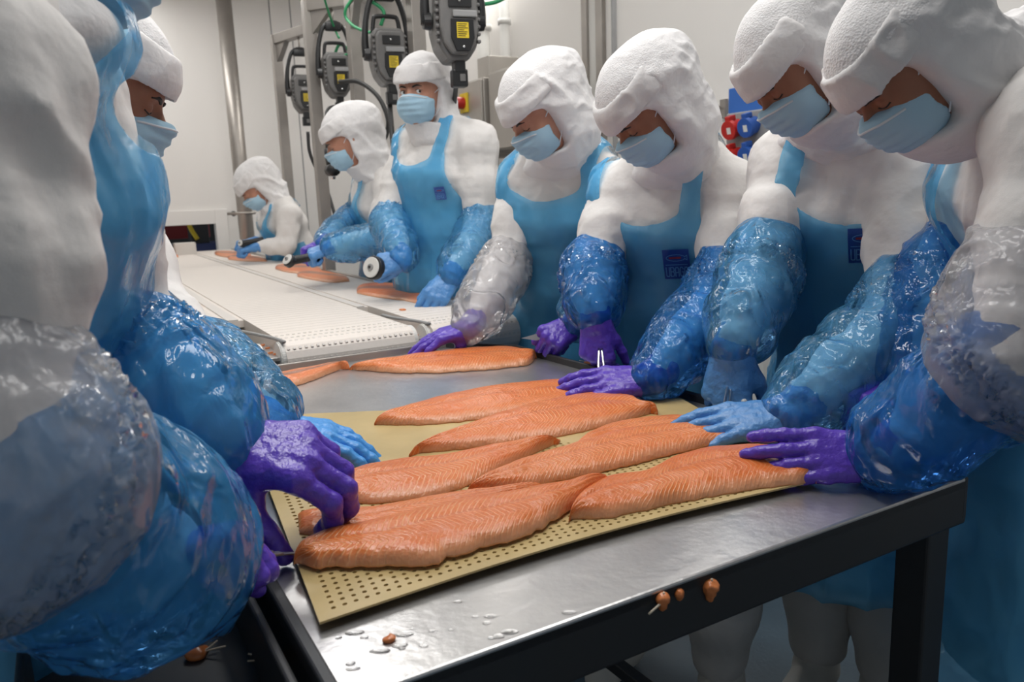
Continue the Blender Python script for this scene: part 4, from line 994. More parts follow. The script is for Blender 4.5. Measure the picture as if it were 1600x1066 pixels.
# ------------------------------------------------------------------ gantry posts with hanging spring reels
def reel_proto():
    t = empty('tool_balancer', (0, 0, 0)); X_, Y_, Z_ = AX
    def pr(name, poly, y0, y1, m, bevel, par=t):
        bm = bmesh.new(); prism(bm, poly, y0, y1, (X_, Z_, -Y_), bevel=bevel); return from_bm(name, bm, m, par)
    body = [(-.070, .085), (-.055, .110), (.055, .110), (.070, .085), (.072, -.02), (.060, -.075), (.030, -.115), (-.030, -.115), (-.060, -.075), (-.072, -.02)]
    b = pr('case', body, -.06, .05, 'reel', .010)
    b2 = pr('front_shell', [(x * .86, z * .86) for x, z in body], .05, .072, 'grey' if False else 'reel', .008)
    bm = bmesh.new()
    for s in (-1, 1):
        for k in range(7): bm_box(bm, V3(s * .066, -.05, .075 - .022 * k), X_, Y_, Z_, .012, .02, .010, .003)
    tag(from_bm('case_ribs', bm, 'reel', b), kind='stuff')
    pr('top_plate', [(-.034, .075), (.040, .075), (.040, .040), (-.034, .040)], .072, .078, 'black', .002)
    pr('clip', [(-.022, .030), (.055, .030), (.055, .010), (-.022, .010)], .072, .084, 'grey', .003)
    fp = pr('face_plate', [(-.028, .006), (.042, .006), (.046, -.05), (.030, -.09), (-.014, -.09), (-.030, -.05)], .072, .080, 'black', .002)
    yl = pr('yellow_label', [(-.012, -.006), (.026, -.006), (.026, -.052), (-.012, -.052)], .080, .0815, 'yellow', 0, fp)
    bm = bmesh.new()
    for k in range(7):
        w_ = [.030, .026, .032, .020, .030, .028, .024][k]; bm_box(bm, V3(-.009 + w_ / 2, -.0820, -.011 - .0058 * k), X_, Y_, Z_, w_, .0006, .0018)
    from_bm('label_lines', bm, 'black', fp)
    tube('carry_handle', [V3(-.058, 0, .095), V3(-.050, 0, .150), V3(-.035, 0, .162), V3(.035, 0, .162), V3(.050, 0, .150), V3(.058, 0, .095)], .009, 'black', t, res=30)
    bm = bmesh.new()
    for s in (-1, 1):
        bm_tube(bm, [V3(s * .090, 0, .0), V3(s * .092, 0, .06), V3(s * .082, 0, .15), V3(s * .055, 0, .235), V3(s * .02, 0, .262), V3(0, 0, .264)], [.017, .015, .012, .012, .012, .012], 10, 26)
    bm_box(bm, V3(0, 0, .245), X_, Y_, Z_, .085, .035, .045, .008)
    y = from_bm('hanger_yoke', bm, 'black', t, True)
    for s in (-1, 1):
        bm = bmesh.new(); bmesh.ops.create_cone(bm, cap_ends=True, segments=20, radius1=.028, radius2=.024, depth=.022, matrix=frame((s * .088, 0, .01), (0, 1, 0), (0, 0, 1), (s, 0, 0))); from_bm('yoke_pivot', bm, 'black', t, False)
    bm = bmesh.new(); bm_box(bm, V3(.004, -.02, -.125), X_, Y_, Z_, .036, .05, .05, .006); bm_box(bm, V3(.004, -.02, -.165), X_, Y_, Z_, .050, .045, .055, .006)
    nz = from_bm('cable_nozzle', bm, 'black', t)
    box('nozzle_plate', V3(.010, -.044, -.165), X_, Y_, Z_, .018, .003, .022, 'reel', nz, .001)
    bm = bmesh.new(); bmesh.ops.create_uvsphere(bm, u_segments=10, v_segments=6, radius=.005, matrix=Matrix.Translation((.0, -.079, .058))); bmesh.ops.create_uvsphere(bm, u_segments=10, v_segments=6, radius=.005, matrix=Matrix.Translation((.008, -.081, -.078)))
    from_bm('screws', bm, 'chrome', t, True)
    tube('hook', [V3(0, 0, .265), V3(0, 0, .34)], .006, 'post', t)
    return t
def copy_tree(o, parent=None):
    c = o.copy(); COL.objects.link(c)
    if parent is not None: c.parent = parent
    for ch in o.children: copy_tree(ch, c)
    return c
proto = reel_proto()
RE = [((474, 147), 5.15, 'leftmost and farthest hanging spring reel', 1.02, 22), ((526, 118), 4.2, 'second hanging spring reel from the left, beside the green hoses', .97, 22), ((606, 90), 3.45, 'third hanging spring reel from the left, above the worker looking up', 1.0, 20), ((709, 40), 2.85, 'nearest, rightmost hanging spring reel, cut by the photo top', 1.08, 18)]
for i, ((px, py), Y_, lab, sc, yaw) in enumerate(RE):
    o = proto if i == 0 else copy_tree(proto)
    RE[i] = (*RE[i], o); o.location = P(px, py, Y_); o.scale = (sc,) * 3; o.rotation_euler = (0, 0, math.radians(yaw)); tag(o, 'dark grey plastic, ' + lab, 'tool balancer', 'spring reels hanging from the posts')
def gantry(px, py, Y_, topz, w, arm_to, label):
    b = P(px, py, Y_); t = empty('gantry_post', (b[0], b[1], 0), label, 'post', 'steel posts carrying the spring reels')
    box('upright', V3(b[0], b[1], topz / 2), E1, E2, UP, w, w, topz, 'post', t, .003)
    e = arm_to; x = unit([e[0] - b[0], e[1] - b[1], 0]); L_ = math.hypot(e[0] - b[0], e[1] - b[1]) + .10; y = np.cross(UP, x)
    box('arm', V3(b[0], b[1], topz - w / 2) + x * L_ / 2, x, y, UP, L_, w, w, 'post', t, .003)
    bm = bmesh.new(); o0 = V3(b[0], b[1], topz - w); prism(bm, [(w / 2, 0), (w / 2 + .11, 0), (w / 2, -.11)], -w * .3, w * .3, (x, UP, y), o0); from_bm('gusset', bm, 'post', t)
g = []
for (px, py, Y_, ri, lab) in ((441, 180, 5.35, 0, 'slim steel post standing behind the farthest worker'), (498, 220, 4.25, 1, 'steel post standing between the farthest and the stooping worker'), (555, 90, 4.0, 2, 'steel post rising behind the stooping worker'), (650, 40, 3.4, 3, 'wide steel post left of the nearest reel')):
    o = RE[ri][5]; top = o.location.z + .34 * RE[ri][3] + .05; gantry(px, py, Y_, top, .058, np.array(o.location), lab)
# cables
def cable(pts, r, m, label, name='cable', cat='cable', group=None):
    return tag(tube(name, pts, r, m, None, n=8, res=6 * len(pts)), label, cat, group)
cable([P(481, 206, 4.7), P(484, 238, 4.7), P(497, 270, 4.7), P(512, 300, 4.6), P(523, 335, 4.5)], .010, 'cable', 'black cable hanging from the farthest reel')
cable([P(530, 165, 4.2), P(512, 172, 4.15), P(510, 200, 4.1), P(512, 235, 4.1), P(517, 262, 4.1)], .009, 'cable', 'black cable from the second reel down to the hanging plug')
cable([P(530, 128, 3.95), P(560, 128, 3.9), P(590, 150, 3.8), P(606, 185, 3.75), P(603, 212, 3.75), P(592, 228, 3.75)], .011, 'cable', 'black cable looping in an arc behind the stooping worker')
cable([P(609, 163, 3.45), P(611, 190, 3.4), P(614, 225, 3.35), P(619, 255, 3.3)], .011, 'cable', 'black cable dropping from the third reel')
cable([P(711, 126, 2.85), P(712, 140, 2.95), P(708, 175, 3.1)], .009, 'cable', 'short black cable under the nearest reel')
cable([P(506, -5, 4.0), P(513, 18, 4.1), P(523, 45, 4.2), P(530, 60, 4.2)], .006, 'green', 'green air hose dropping behind the second reel', 'air_hose', 'hose')
cable([P(552, -5, 3.8), P(540, 15, 3.8), P(542, 30, 3.8), P(560, 45, 3.7), P(596, 55, 3.6)], .007, 'green', 'green air hose curling round the third steel post', 'air_hose', 'hose')
cable([P(575, 0, 3.45), P(590, 8, 3.45), P(600, 20, 3.45), P(595, 40, 3.45)], .008, 'green', 'green air hose coiled above the third reel', 'air_hose', 'hose')
cable([P(520, 95, 4.3), P(530, 70, 4.3), P(545, 80, 4.3), P(540, 96, 4.25), P(530, 92, 4.2), P(565, 76, 4.1), P(585, 70, 3.9)], .008, 'green', 'green air hose coiled inside the second reel yoke', 'air_hose', 'hose')
cable([P(745, 5, 3.3), P(760, 6, 3.3), P(775, 3, 3.3), P(790, -4, 3.3)], .008, 'green', 'green air hose right of the nearest reel', 'air_hose', 'hose')
pl = empty('hanging_plug', tuple(P(517, 262, 4.1)), 'black plug with metal ring hanging beside the stooping worker', 'plug')
tube('plug_body', [P(511, 232, 4.1), P(518, 262, 4.1)], [.018, .024], 'black', pl, res=2); tube('plug_head', [P(516, 266, 4.1), P(523, 265, 4.05)], .032, 'black', pl, res=2); tube('metal_ring', [P(520, 270, 4.08), P(520, 280, 4.08)], .014, 'chrome', pl, res=2)
# ------------------------------------------------------------------ electrical cabinet, sockets, wall rod
c = P(757, 175, 4.6) * V3(1, 1, 0); zt_, zb_ = P(757, 120, 4.6)[2], P(762, 238, 4.6)[2]
cb = empty('steel_cabinet', (c[0], c[1], 0), 'stainless control cabinet with red emergency knob, behind the workers', 'cabinet')
def cab(name, s0, s1, z0, z1, d0, d1, m, par, bev=.006):
    return box(name, c + E2 * (s0 + s1) / 2 + E1 * (d0 + d1) / 2 + UP * (z0 + z1) / 2, E2, E1, UP, abs(s1 - s0), abs(d1 - d0), z1 - z0, m, par, bev)
cab('case', 0, .36, zb_ - .02, zt_, .0, .30, 'cabinet', cb); dr = cab('door', .006, .354, zb_ - .01, zt_ - .01, -.015, 0, 'cabinet', cb)
kz = P(730, 162, 4.8)[2]; ks = .205
cab('switch_plate', ks - .045, ks + .045, kz - .055, kz + .055, -.03, -.015, 'yellow', cb, .003)
bm = bmesh.new(); bmesh.ops.create_cone(bm, cap_ends=True, segments=24, radius1=.034, radius2=.034, depth=.06, matrix=frame(c + E2 * ks + UP * kz - E1 * .06, E2, UP, -E1)); from_bm('emergency_knob', bm, 'red', cb)
c2_ = empty('steel_cabinet', tuple(c * V3(1, 1, 0) - E2 * .2), 'plain stainless cabinet directly right of the emergency knob cabinet', 'cabinet')
cab('case', -.44, -.02, zb_, zt_ + .02, .03, .30, 'cabinet', c2_); cab('door', -.43, -.03, zb_ + .01, zt_ + .01, .015, .03, 'cabinet', c2_)
cab('stand', -.40, .34, 0, zb_ - .1, .15, .35, 'cabinet', c2_)
o = cab('steel_box', .02, .16, P(757, 118, 4.6)[2], P(757, 84, 4.6)[2], .05, .25, 'cabinet', None); tag(o, 'small stainless box fixed on top of the control cabinets', 'box')
cable([P(763, 237, 4.55), P(766, 262, 4.5), P(775, 280, 4.45), P(783, 292, 4.4)], .010, 'cable', 'black cable leaving the underside of the cabinet')
cable([P(776, 237, 4.5), P(776, 262, 4.5), P(781, 285, 4.45)], .012, 'cable', 'second black cable under the cabinet')
def wpt(px, py, off=0.0):
    s, z = uw(px, py); return RW + E2 * s - E1 * off + UP * z
sp_ = empty('socket_panel', tuple(wpt(1180, 210, .0)), 'grey wall panel with red and blue industrial sockets', 'socket panel')
a, b = wpt(1158, 262), wpt(1158, 178); w2 = wpt(1240, 178)
s0, s1 = uw(1157)[0], uw(1245)[0]
box('back_plate', RW + E2 * (s0 + s1) / 2 - E1 * .04 + UP * (a[2] + b[2]) / 2, E2, E1, UP, abs(s1 - s0), .08, b[2] - a[2] , 'grey', sp_, .006)
for (px, py, m) in ((1173, 201, 'red'), (1173, 244, 'red'), (1199, 197, 'socket_blue'), (1199, 241, 'socket_blue')):
    q = wpt(px, py, .10); n_ = unit(-E1 - UP * .25); y_ = unit(UP + n_ * -(UP @ n_)); x_ = np.cross(y_, n_); bm = bmesh.new()
    bmesh.ops.create_cone(bm, cap_ends=True, segments=28, radius1=.036, radius2=.040, depth=.05, matrix=frame(q, x_, y_, n_))
    s_o = from_bm('socket', bm, m, sp_); bm = bmesh.new()
    bmesh.ops.create_cone(bm, cap_ends=True, segments=28, radius1=.044, radius2=.041, depth=.016, matrix=frame(q + n_ * .032, x_, y_, n_)); bm_box(bm, q + y_ * .048 + n_ * .015, x_, y_, n_, .03, .022, .04, .004)
    from_bm('socket_lid', bm, m, s_o); box('socket_sticker', q + n_ * .0402 + x_ * .004 - y_ * .002, x_, y_, n_, .022, .028, .0016, 'pvc', s_o, 0)
o = box('blue_sign', wpt(1178, 160, .03), E2, E1, UP, .22, .03, .14, 'blue_sign', None, .004); tag(o, 'blue box on the wall above the red sockets', 'box')
rd = empty('wall_rod', tuple(wpt(1134, 165)), 'thin steel rod with end plate sticking out of the wall', 'rod')
box('end_plate', wpt(1134, 170, .012), E2, E1, UP, .035, .02, .085, 'post', rd, .002); tube('rod', [wpt(1131, 168, .03), wpt(1115, 168, .05), wpt(1097, 172, .06)], .007, 'post', rd)
# tap / small red fitting seen between two workers
q = P(1238, 494, 2.6); o = box('red_fitting', q, AX[0], AX[1], UP, .03, .03, .03, 'red', None, .004); tag(o, 'small red fitting seen between two workers', 'fitting')
cbn = P(1190, 560, 2.75); o = box('white_cupboard', V3(cbn[0] + .12, cbn[1] + .25, .52), E1, E2, UP, .62, .45, 1.04, 'pvc', None, .02); tag(o, 'white plastic tub on the floor between the workers and the wall', 'tub')
# ------------------------------------------------------------------ scraps and tools
def scrap(px, py, z, s, label, bone=True, n=V3(0, 0, 1), seed=0):
    c = Pz(px, py, z); rs = np.random.RandomState(seed); bl = [ellip(c + rs.uniform(-.6, .6, 3) * s * V3(1, 1, .2), s * rs.uniform(.35, .8, 3) * V3(1, 1, .5)) for _ in range(4)]
    o = sdf_obj('salmon_scrap', union(bl, s * .4), s * .16, 'scrap', None, lambda p, nn: s * .12 * ridge(p / s * 1.2)); tag(o, label, 'fish scrap', 'salmon scraps')
    if bone:
        for k in range(3):
            d = unit([*rs.uniform(-1, 1, 2), .25]); tube('bone', [c - d * s * .5, c + d * s * .8, c + d * s * 2 + V3(*rs.uniform(-.4, .4, 2), 0) * s], .0011 if s > .008 else .0007, 'bone', o, n=5)
scrap(315, 1020, .812, .014, 'salmon scrap with bones at the left in the side tray', seed=1)
scrap(424, 1032, .812, .013, 'salmon scrap with bones at the right in the side tray', seed=2)
scrap(610, 997, .903, .007, 'small orange salmon scrap on the bare steel near the mat corner', False, seed=3)
scrap(1071, 637, .903, .006, 'small salmon scrap standing on the table beyond the mat', True, seed=4)
scrap(1486, 746, .903, .007, 'small orange scrap at the right corner of the table', False, seed=5)
scrap(1456, 738, .903, .005, 'tiny scrap near the right corner of the table', False, seed=6)
scrap(629, 484, .952, .010, 'small salmon crumb on the belt before the nearest skinned fillet', False, seed=7)
scrap(922, 566, .905, .016, 'translucent skin scrap by the right rim of the table', True, seed=8)
def fpt(px, py):      # a point of the table's front face
    d = _ray(px, py); n = np.cross(unit(NR - NL), UP); t = ((NL - CAM) @ n) / (d @ n); return CAM + d * t
for i, (px, py, s, lab) in enumerate(((1033, 934, .008, 'salmon shred with a long bone stuck to the table front'), (1060, 926, .005, 'tiny orange shred stuck to the table front'), (1108, 915, .010, 'brown salmon shred hanging off the table front'))):
    c = fpt(px, py); n = -np.cross(UP, unit(NR - NL)) ; n = n if n @ (CAM - c) > 0 else -n
    o = sdf_obj('salmon_scrap', union([ellip(c + n * .002, V3(s, s, s * .8)), ellip(c + n * .002 - UP * s * .9, V3(s * .6, s * .6, s))], .005), s * .2, 'scrap', None, lambda p, nn: .001 * ridge(p * 150)); tag(o, lab, 'fish scrap', 'salmon scraps')
    if i != 1: tube('bone', [c + n * .004 + UP * s, c + n * .005, c + n * .006 - UP * s * 1.2 - unit(NR - NL) * s * (2.8 if i == 0 else 0)], .0013, 'bone', o, n=5)
# water drops on the steel
bm = bmesh.new(); rs = np.random.RandomState(3)
for k in range(46):
    px, py = rs.uniform(520, 900), rs.uniform(930, 1050); py = min(py, 1060); 
    if py < 985 - (px - 505) * .28 + 12: continue
    if py > 1066 - (px - 607) * .353 - 8: continue
    c = Pz(px, py, .9001); r = rs.uniform(.0015, .006); bmesh.ops.create_uvsphere(bm, u_segments=14, v_segments=8, radius=1, matrix=frame(c, V3(r * rs.uniform(1, 2), 0, 0), V3(0, r, 0), V3(0, 0, .0011)))
MT['water'] = mat('water', (1, 1, 1), .03); MT['water'].node_tree.nodes['Principled BSDF'].inputs['Transmission Weight'].default_value = 1; MT['water'].node_tree.nodes['Principled BSDF'].inputs['IOR'].default_value = 1.33
o = from_bm('water_drops', bm, 'water', None, True); tag(o, 'water drops scattered on the bare steel by the mat corner', 'water', kind='stuff')

# ------------------------------------------------------------------ the people
def S(h1, h2, *a): return (h1, h2, *a)
TABZ = .9
PEOPLE = []
# far worker at the belt end
person(dict(label='farthest worker in white coat, bent over the belt end', head=P(401, 292, 5.1), face=(-.88, -.48), pitch=42, neck=P(437, 318, 5.15), pelvis=P(462, 415, 5.25), sR=P(425, 333, 5.32), sL=P(452, 338, 5.0),
    L=dict(elbow=P(448, 385, 4.92), wrist=P(398, 386, 4.9), dir=(-1, -.2, -.1), back=(0, -.3, 1), glove='blue', pose=FIST, sleeves=[]),
    R=dict(elbow=P(425, 375, 5.3), wrist=P(396, 378, 5.1), dir=(-1, -.2, 0), back=(0, 0, 1), glove='blue', pose=FIST, sleeves=[]),
    far=True, h=.014, hs=1.12, skin='skin', seed=1, apron=dict(w=.13, h=.012), nolegs=True))
# stooping worker
person(dict(label='stooping worker in profile holding a disc cutter over the belt', head=P(545, 218, 3.6), face=(-.97, -.25), pitch=26, neck=P(592, 262, 3.68), pelvis=P(622, 430, 3.85), sR=P(580, 285, 3.88), sL=P(612, 300, 3.52),
    L=dict(elbow=P(592, 378, 3.42), wrist=P(516, 386, 3.36), dir=(-1, -.1, -.35), back=(0, -.5, 1), glove='blue', pose=FIST, sleeves=[(.95, 2, 'sleeve', 1.1)]),
    R=dict(elbow=P(556, 340, 3.85), wrist=P(505, 380, 3.5), dir=(-1, -.3, -.3), back=(0, 0, 1), glove='purple', pose=FIST, sleeves=[(.9, 2, 'sleeve', 1.0)]),
    far=True, h=.010, hs=1.06, skin='skin', seed=2, apron=dict(w=.14, h=.009), nolegs=True))
# worker looking at the camera
_, apo, _ = person(dict(label='worker who looks up towards the camera, blue apron', head=P(660, 145, 3.0), face=(-.40, -.92), pitch=4, neck=P(690, 203, 3.06), pelvis=P(695, 430, 3.12), sR=P(645, 232, 3.16), sL=P(745, 226, 2.96), eyes=True, gaze=CAM,
    R=dict(elbow=P(608, 345, 3.05), wrist=P(632, 405, 2.85), dir=(-1, -.4, -.2), back=(.1, -1, .4), glove='blue', pose=FIST, gs=1.05, sleeves=[(.9, 2, 'sleeve', 1.0)]),
    L=dict(elbow=P(752, 352, 2.92), wrist=P(704, 432, 2.74), dir=(-.55, -.5, -.7), back=(0, -1, .3), glove='blue', gs=1.1, pose=dict(flex=((25, 25, 15),) * 4, spread=(4, 0, -3, -6), thumb=(25, 20, 15, 10)), sleeves=[(.86, 2, 'sleeve', 1.15)]),
    far=True, h=.008, hs=1.04, skin='skin', seed=3, apron=dict(w=.145, h=.007, top=.88, strap=.026), nolegs=True))
fish_label(apo, P(676, 300, 2.85), V3(1, -.1, .02), .040, V3(-.35, -.94, .1))
# worker with the white sleeve
_, apo, _ = person(dict(label='worker with clear plastic sleeve reaching to the far fillet', head=P(845, 172, 2.2), face=(-.90, -.43), pitch=38, neck=P(880, 238, 2.36), pelvis=P(892, 540, 2.50), sR=P(818, 285, 2.43), sL=P(960, 292, 2.27),
    R=dict(elbow=P(790, 415, 2.32), wrist=P(735, 512, 2.10), dir=(-1, -.25, -.22), back=(-.25, -.2, 1), glove='purple', sleeves=[(.88, 2, 'clear', 1.35)], gs=1.0,
           pose=dict(flex=((22, 18, 10), (14, 14, 10), (10, 12, 10), (10, 10, 10)), spread=(8, 3, -2, -8), thumb=(-8, 52, 5, 5))),
    L=dict(elbow=P(945, 420, 2.10), wrist=P(902, 505, 2.00), dir=(-.6, -.3, -.25), back=(.2, -.6, .7), glove='purple', pose=FIST, sleeves=[(.9, 2, 'sleeve', .8)]),
    h=.0075, skin='skin', seed=4, apron=dict(w=.17, top=.92, strap=.026)))
fish_label(apo, P(924, 362, 2.2), V3(.9, -.4, .02), .055, V3(-.4, -.9, .1))
# centre worker
_a = Pz(1128, 1050, .10); _b = P(1048, 560, 2.12)
LEG7 = [[_b + V3(.06, -.03, -.04), V3(_a[0] + .03, _a[1] - .02, .50), _a], [_b + V3(-.04, .08, -.04), V3(_a[0] - .20, _a[1] + .16, .48), V3(_a[0] - .22, _a[1] + .20, .09)]]
_, apo, _ = person(dict(label='worker with violet gloves both on the salmon by the table side', head=P(1010, 168, 1.80), face=(-.93, -.37), pitch=46, neck=P(1062, 243, 1.97), hs=.96, side=.008, band=(.023, .084), legs=LEG7, pelvis=P(1048, 560, 2.12), sR=P(968, 302, 2.06), sL=P(1140, 300, 1.90),
    R=dict(elbow=P(925, 425, 1.93), wrist=P(932, 500, 1.80), dir=(-.02, -.12, -1), back=(-.35, -.95, .1), glove='purple', pose=dict(flex=((35, 50, 30), (50, 60, 35), (62, 70, 40), (68, 70, 40)), spread=(2, 0, -2, -4), thumb=(32, 18, 10, 10)), sleeves=[(.82, 1.84, 'deep_sleeve', 1.0)], gs=1.0),
    L=dict(elbow=P(1128, 455, 1.76), wrist=P(1022, 592, 1.53), dir=(-1, .05, -.06), back=(-.1, -.45, .9), glove='purple', gs=1.06, pose=dict(flex=((5, 12, 8),) * 4, spread=(3, 0, -2, -5), thumb=(12, 30, 8, 8)), sleeves=[(.80, 2.0, 'deep_sleeve', 1.25)]),
    h=.0068, skin='tan', seed=5, apron=dict(w=.155, top=.86, strap=.024)))
fish_label(apo, P(1050, 413, 1.8), V3(.95, -.2, .02), .062, V3(-.35, -.93, .1))
# second from right
_, apo, _ = person(dict(label='worker in pale blue gloves, second from the right', head=P(1242, 106, 1.42), face=(-.97, -.25), pitch=46, neck=P(1325, 175, 1.62), hs=.88, side=.012, band=(.021, .084), pelvis=P(1345, 600, 1.80), sR=P(1228, 262, 1.70), sL=P(1415, 285, 1.54), roll=-8,
    R=dict(elbow=P(1190, 420, 1.60), wrist=P(1146, 546, 1.46), dir=(-.16, -.1, -1), back=(-.50, -.85, .1), glove='blue', pose=dict(flex=((30, 48, 30), (38, 55, 30), (48, 60, 35), (55, 60, 35)), spread=(5, 1, -3, -7), thumb=(34, 18, 8, 8)), sleeves=[(.80, 1.93, 'sleeve', 1.25)], gs=1.15),
    L=dict(elbow=P(1405, 500, 1.36), wrist=P(1235, 648, 1.25), dir=(-1, .02, -.10), back=(-.1, -.35, .95), glove='blue', gs=1.08, pose=dict(flex=((8, 14, 8),) * 4, spread=(5, 1, -3, -8), thumb=(12, 30, 8, 8)), sleeves=[(.80, 2.0, 'sleeve', 1.2)]),
    h=.0068, skin='tan', seed=6, apron=dict(w=.165, top=.84, strap=.026)))
fish_label(apo, P(1350, 384, 1.5), V3(.9, -.4, .02), .058, V3(-.45, -.88, .1))
# nearest right
RIGHTMOST, apo, _ = person(dict(label='rightmost worker, cut by the right photo edge, one flat violet glove', head=P(1410, 104, 1.13), face=(-.98, -.18), pitch=50, neck=P(1625, 110, 1.22), hs=.86, side=.014, band=(.019, .082), fold=1.8, pelvis=P(1680, 640, 1.30), sR=P(1568, 235, 1.40), sL=P(1650, 200, 1.02), roll=-6,
    R=dict(elbow=P(1480, 430, 1.34), wrist=P(1420, 600, 1.25), dir=(-1, 0, -.2), back=(0, 0, 1), glove='purple', pose=FIST, sleeves=[(.8, 2.0, 'deep_sleeve', 1.2)]),
    L=dict(elbow=P(1588, 555, .94), wrist=P(1378, 712, 1.05), dir=(-1, .12, .0), back=(-.05, -.75, .65), glove='purple', gs=.98, pose=dict(flex=((4, 8, 6), (6, 10, 6), (12, 16, 8), (16, 20, 10)), spread=(3, 0, -1, -2), thumb=(12, 30, 8, 8)), sleeves=[(.60, 1.10, 'clear', 1.4, .014), (1.04, 2.0, 'deep_near', 1.30)]),
    h=.0068, skin='tan', seed=7, apron=dict(w=.165, top=.88, strap=.026, drop=.62)))
# left rear worker
_, apo, _ = person(dict(label='worker in profile on the left with one bright blue glove visible', head=P(150, 136, 1.24), face=(.95, .30), pitch=26, neck=P(50, 225, 1.32), pelvis=P(60, 760, 1.45), sR=P(90, 330, 1.20), sL=P(170, 320, 1.56),
    L=dict(elbow=P(258, 505, 1.42), wrist=P(425, 668, 1.22), dir=(.95, -.05, -.16), back=(.25, -.1, 1), glove='bright_blue', gs=1.02, pose=dict(flex=((14, 16, 10),) * 4, spread=(5, 1, -3, -7), thumb=(14, 26, 8, 8)), sleeves=[(1.28, 2.0, 'sleeve', 1.35)]),
    R=dict(elbow=P(170, 560, 1.18), wrist=P(300, 700, 1.25), dir=(1, 0, -.2), back=(0, 0, 1), glove='blue', pose=FIST, sleeves=[(.9, 2.0, 'sleeve', 1.2)]),
    h=.0068, skin='tan', seed=8, apron=dict(w=.15, top=.80), nolegs=True))
# nearest left
_, apo, _ = person(dict(label='nearest worker at the left edge, head above the photo, violet gloves', head=P(95, -150, .92), face=(.87, .49), pitch=30, neck=P(-10, -10, .84), pelvis=P(0, 900, .95), sR=P(-45, 150, .68), sL=P(75, 150, 1.0),
    R=dict(elbow=P(-40, 740, .58), wrist=P(232, 868, .74), dir=(1, .30, .06), back=(-.2, .2, 1), glove='purple', pose=FIST, sleeves=[(.80, 1.17, 'clear', 1.5, .024), (1.08, 2.12, 'near_sleeve', 2.3, .03)], gs=1.0),
    L=dict(elbow=P(195, 560, .96), wrist=P(338, 702, .92), dir=(1, -.06, -.10), back=(.25, -.45, .85), glove='purple', gs=1.25, sleeves=[(.9, 1.95, 'near_sleeve', 1.8)],
           pose=dict(flex=((42, 52, 34), (40, 50, 34), (42, 50, 32), (46, 52, 30)), spread=(2, 0, -1, -3), thumb=(42, 34, 4, 4))),
    h=.0068, skin='tan', seed=9, apron=dict(inner=True, w=.26, top=.90, strap=.07, flare=.02, drop=.5, extra=union([cone(P(128, 250, .94), P(98, 460, .95), .072, .085)], .02)), nolegs=True, bs=.92, fold=2.0, ar=1.15, fr=.056, wr=.046))
# ------------------------------------------------------------------ hand tools
kn = empty('filleting_knife', tuple(P(385, 868, .82)), 'steel pin-bone knife held in the nearest violet glove', 'knife')
a, b = P(350, 874, .79), P(425, 866, .84); tube('handle', [a, b], [.0045, .0045], 'steel', kn, res=2)
bm = bmesh.new(); bm_box(bm, P(428, 866, .842), unit(b - a), unit(np.cross(UP, b - a)), UP, .022, .010, .004, .001); e = P(456, 865, .862)
from_bm('clamp', bm, 'steel', kn); bm = bmesh.new(); x = unit(e - b); y = unit(np.cross(UP, x)); prism(bm, [(0, -.005), (.020, -.004), (.036, .0), (.020, .005), (0, .005)], -.0008, .0008, (x, y, UP), b + x * .008); from_bm('blade', bm, 'steel', kn)
kn = empty('filleting_knife', tuple(P(850, 526, 1.98)), 'short pointed knife in the violet glove above the far rim', 'knife')
a, b = P(820, 530, 1.98), P(866, 521, 1.98); x = unit(a - b); y = unit(np.cross(_f, x)); bm = bmesh.new(); prism(bm, [(0, -.008), (.05, -.009), (.086, .004), (.04, .008), (0, .007)], -.001, .001, (x, y, np.cross(x, y)), b); from_bm('blade', bm, 'steel', kn)
tube('handle', [b, b - x * .09], .008, 'black', kn, res=2)
def tweezer(tip, top, label):
    t = empty('bone_tweezers', tuple(tip), label, 'tweezers'); d = unit(top - tip); s = unit(np.cross(d, _f))
    for k in (-1, 1): tube('arm', [tip + s * k * .0008, tip + d * .03 + s * k * .006, top + s * k * .003], [.0012, .003, .003], 'chrome', t, n=8)
tweezer(P(1132, 664, 1.335), P(1140, 600, 1.45), 'bright pin-bone tweezers in the fist of the pale blue gloves')
tweezer(P(940, 592, 1.70), P(938, 545, 1.76), 'pin-bone tweezers in the violet fist')
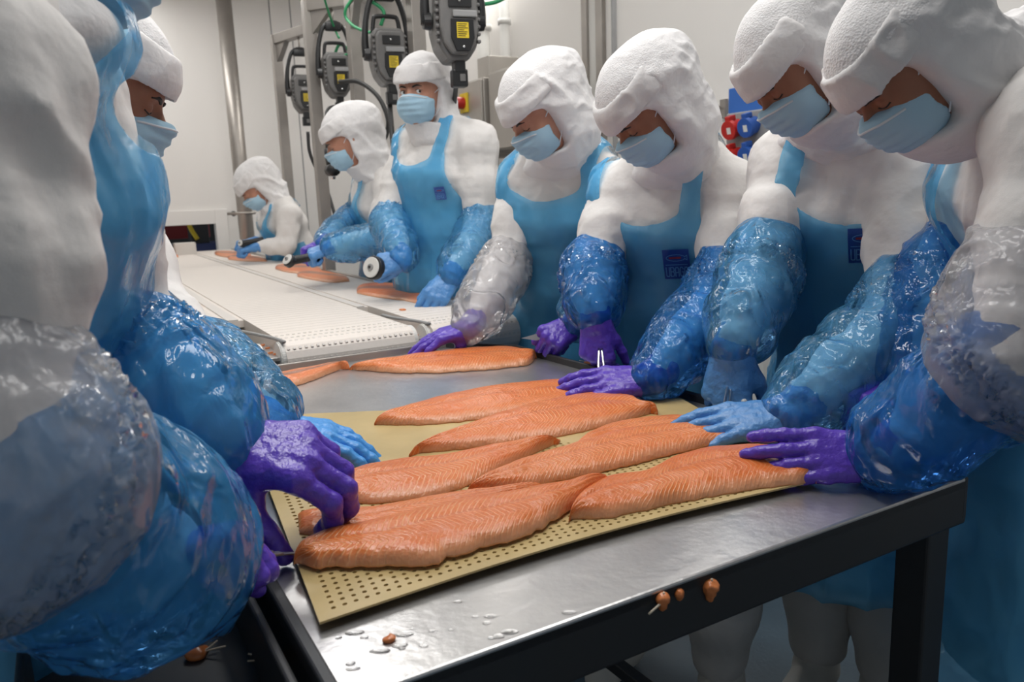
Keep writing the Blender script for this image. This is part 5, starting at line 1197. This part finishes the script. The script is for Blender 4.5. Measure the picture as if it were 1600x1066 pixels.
bm = bmesh.new(); bmesh.ops.create_uvsphere(bm, u_segments=16, v_segments=10, radius=.006, matrix=Matrix.Translation(Vector(P(1163, 628, 1.42)))); o = from_bm('tool_tip', bm, 'pvc', None, True); tag(o, 'white rounded tool end showing behind the blue thumb', 'tool')
def cutter(c, ax, r, label, hd):
    t = empty('disc_cutter', tuple(c), label, 'cutter'); z = unit(ax); x = unit(np.cross(UP, z)); y = np.cross(z, x)
    for nm, rr_, d0, th, m in (('guard', r, -.012, .022, 'black'), ('disc', r * .86, .004, .006, 'pvc'), ('hub', r * .3, .009, .006, 'grey'), ('bolt', r * .12, .014, .005, 'black')):
        bm = bmesh.new(); bmesh.ops.create_cone(bm, cap_ends=True, segments=32, radius1=rr_, radius2=rr_, depth=th, matrix=frame(c + z * d0, x, y, z)); bmesh.ops.bevel(bm, geom=list(bm.edges), offset=.0015, segments=1, affect='EDGES'); from_bm(nm, bm, m, t)
    tube('handle', [c - z * .01, c - z * .01 + unit(hd) * .06, c - z * .01 + unit(hd) * .13], [.02, .018, .02], 'black', t)
cutter(P(581, 418, 2.80), V3(-.55, -.85, .25), .043, 'round disc cutter with white disc, held by the worker looking up', V3(.7, .7, .0))
cutter(P(450, 406, 3.30), V3(-.5, -.6, .6), .028, 'disc cutter in the hand of the stooping worker', V3(.8, .5, .1))
cutter(P(376, 380, 4.85), V3(-.5, -.8, .3), .022, 'small dark cutter held by the farthest worker', V3(.8, .5, .1))
# knitted inner cuff under the nearest violet glove on the right
w = P(1378, 712, 1.05); d = unit(P(1585, 560, .94) - w)
def ring(name, c, ax, r, th, m):
    a = unit(np.cross(ax, UP)); b = np.cross(ax, a); bm = bmesh.new(); pts = [c + r * (a * math.cos(t) + b * math.sin(t)) + ax * .002 * math.sin(5 * t) for t in np.linspace(0, 2 * math.pi, 33)]
    bm_tube(bm, pts, th, 8, 64, cap=False); return from_bm(name, bm, m, RIGHTMOST, True)
ring('knitted_cuff', w + d * .006, d, .040, .007, 'bluecuff'); ring('knitted_cuff', w + d * .016, d, .046, .006, 'redcuff')
print('quads', STAT)
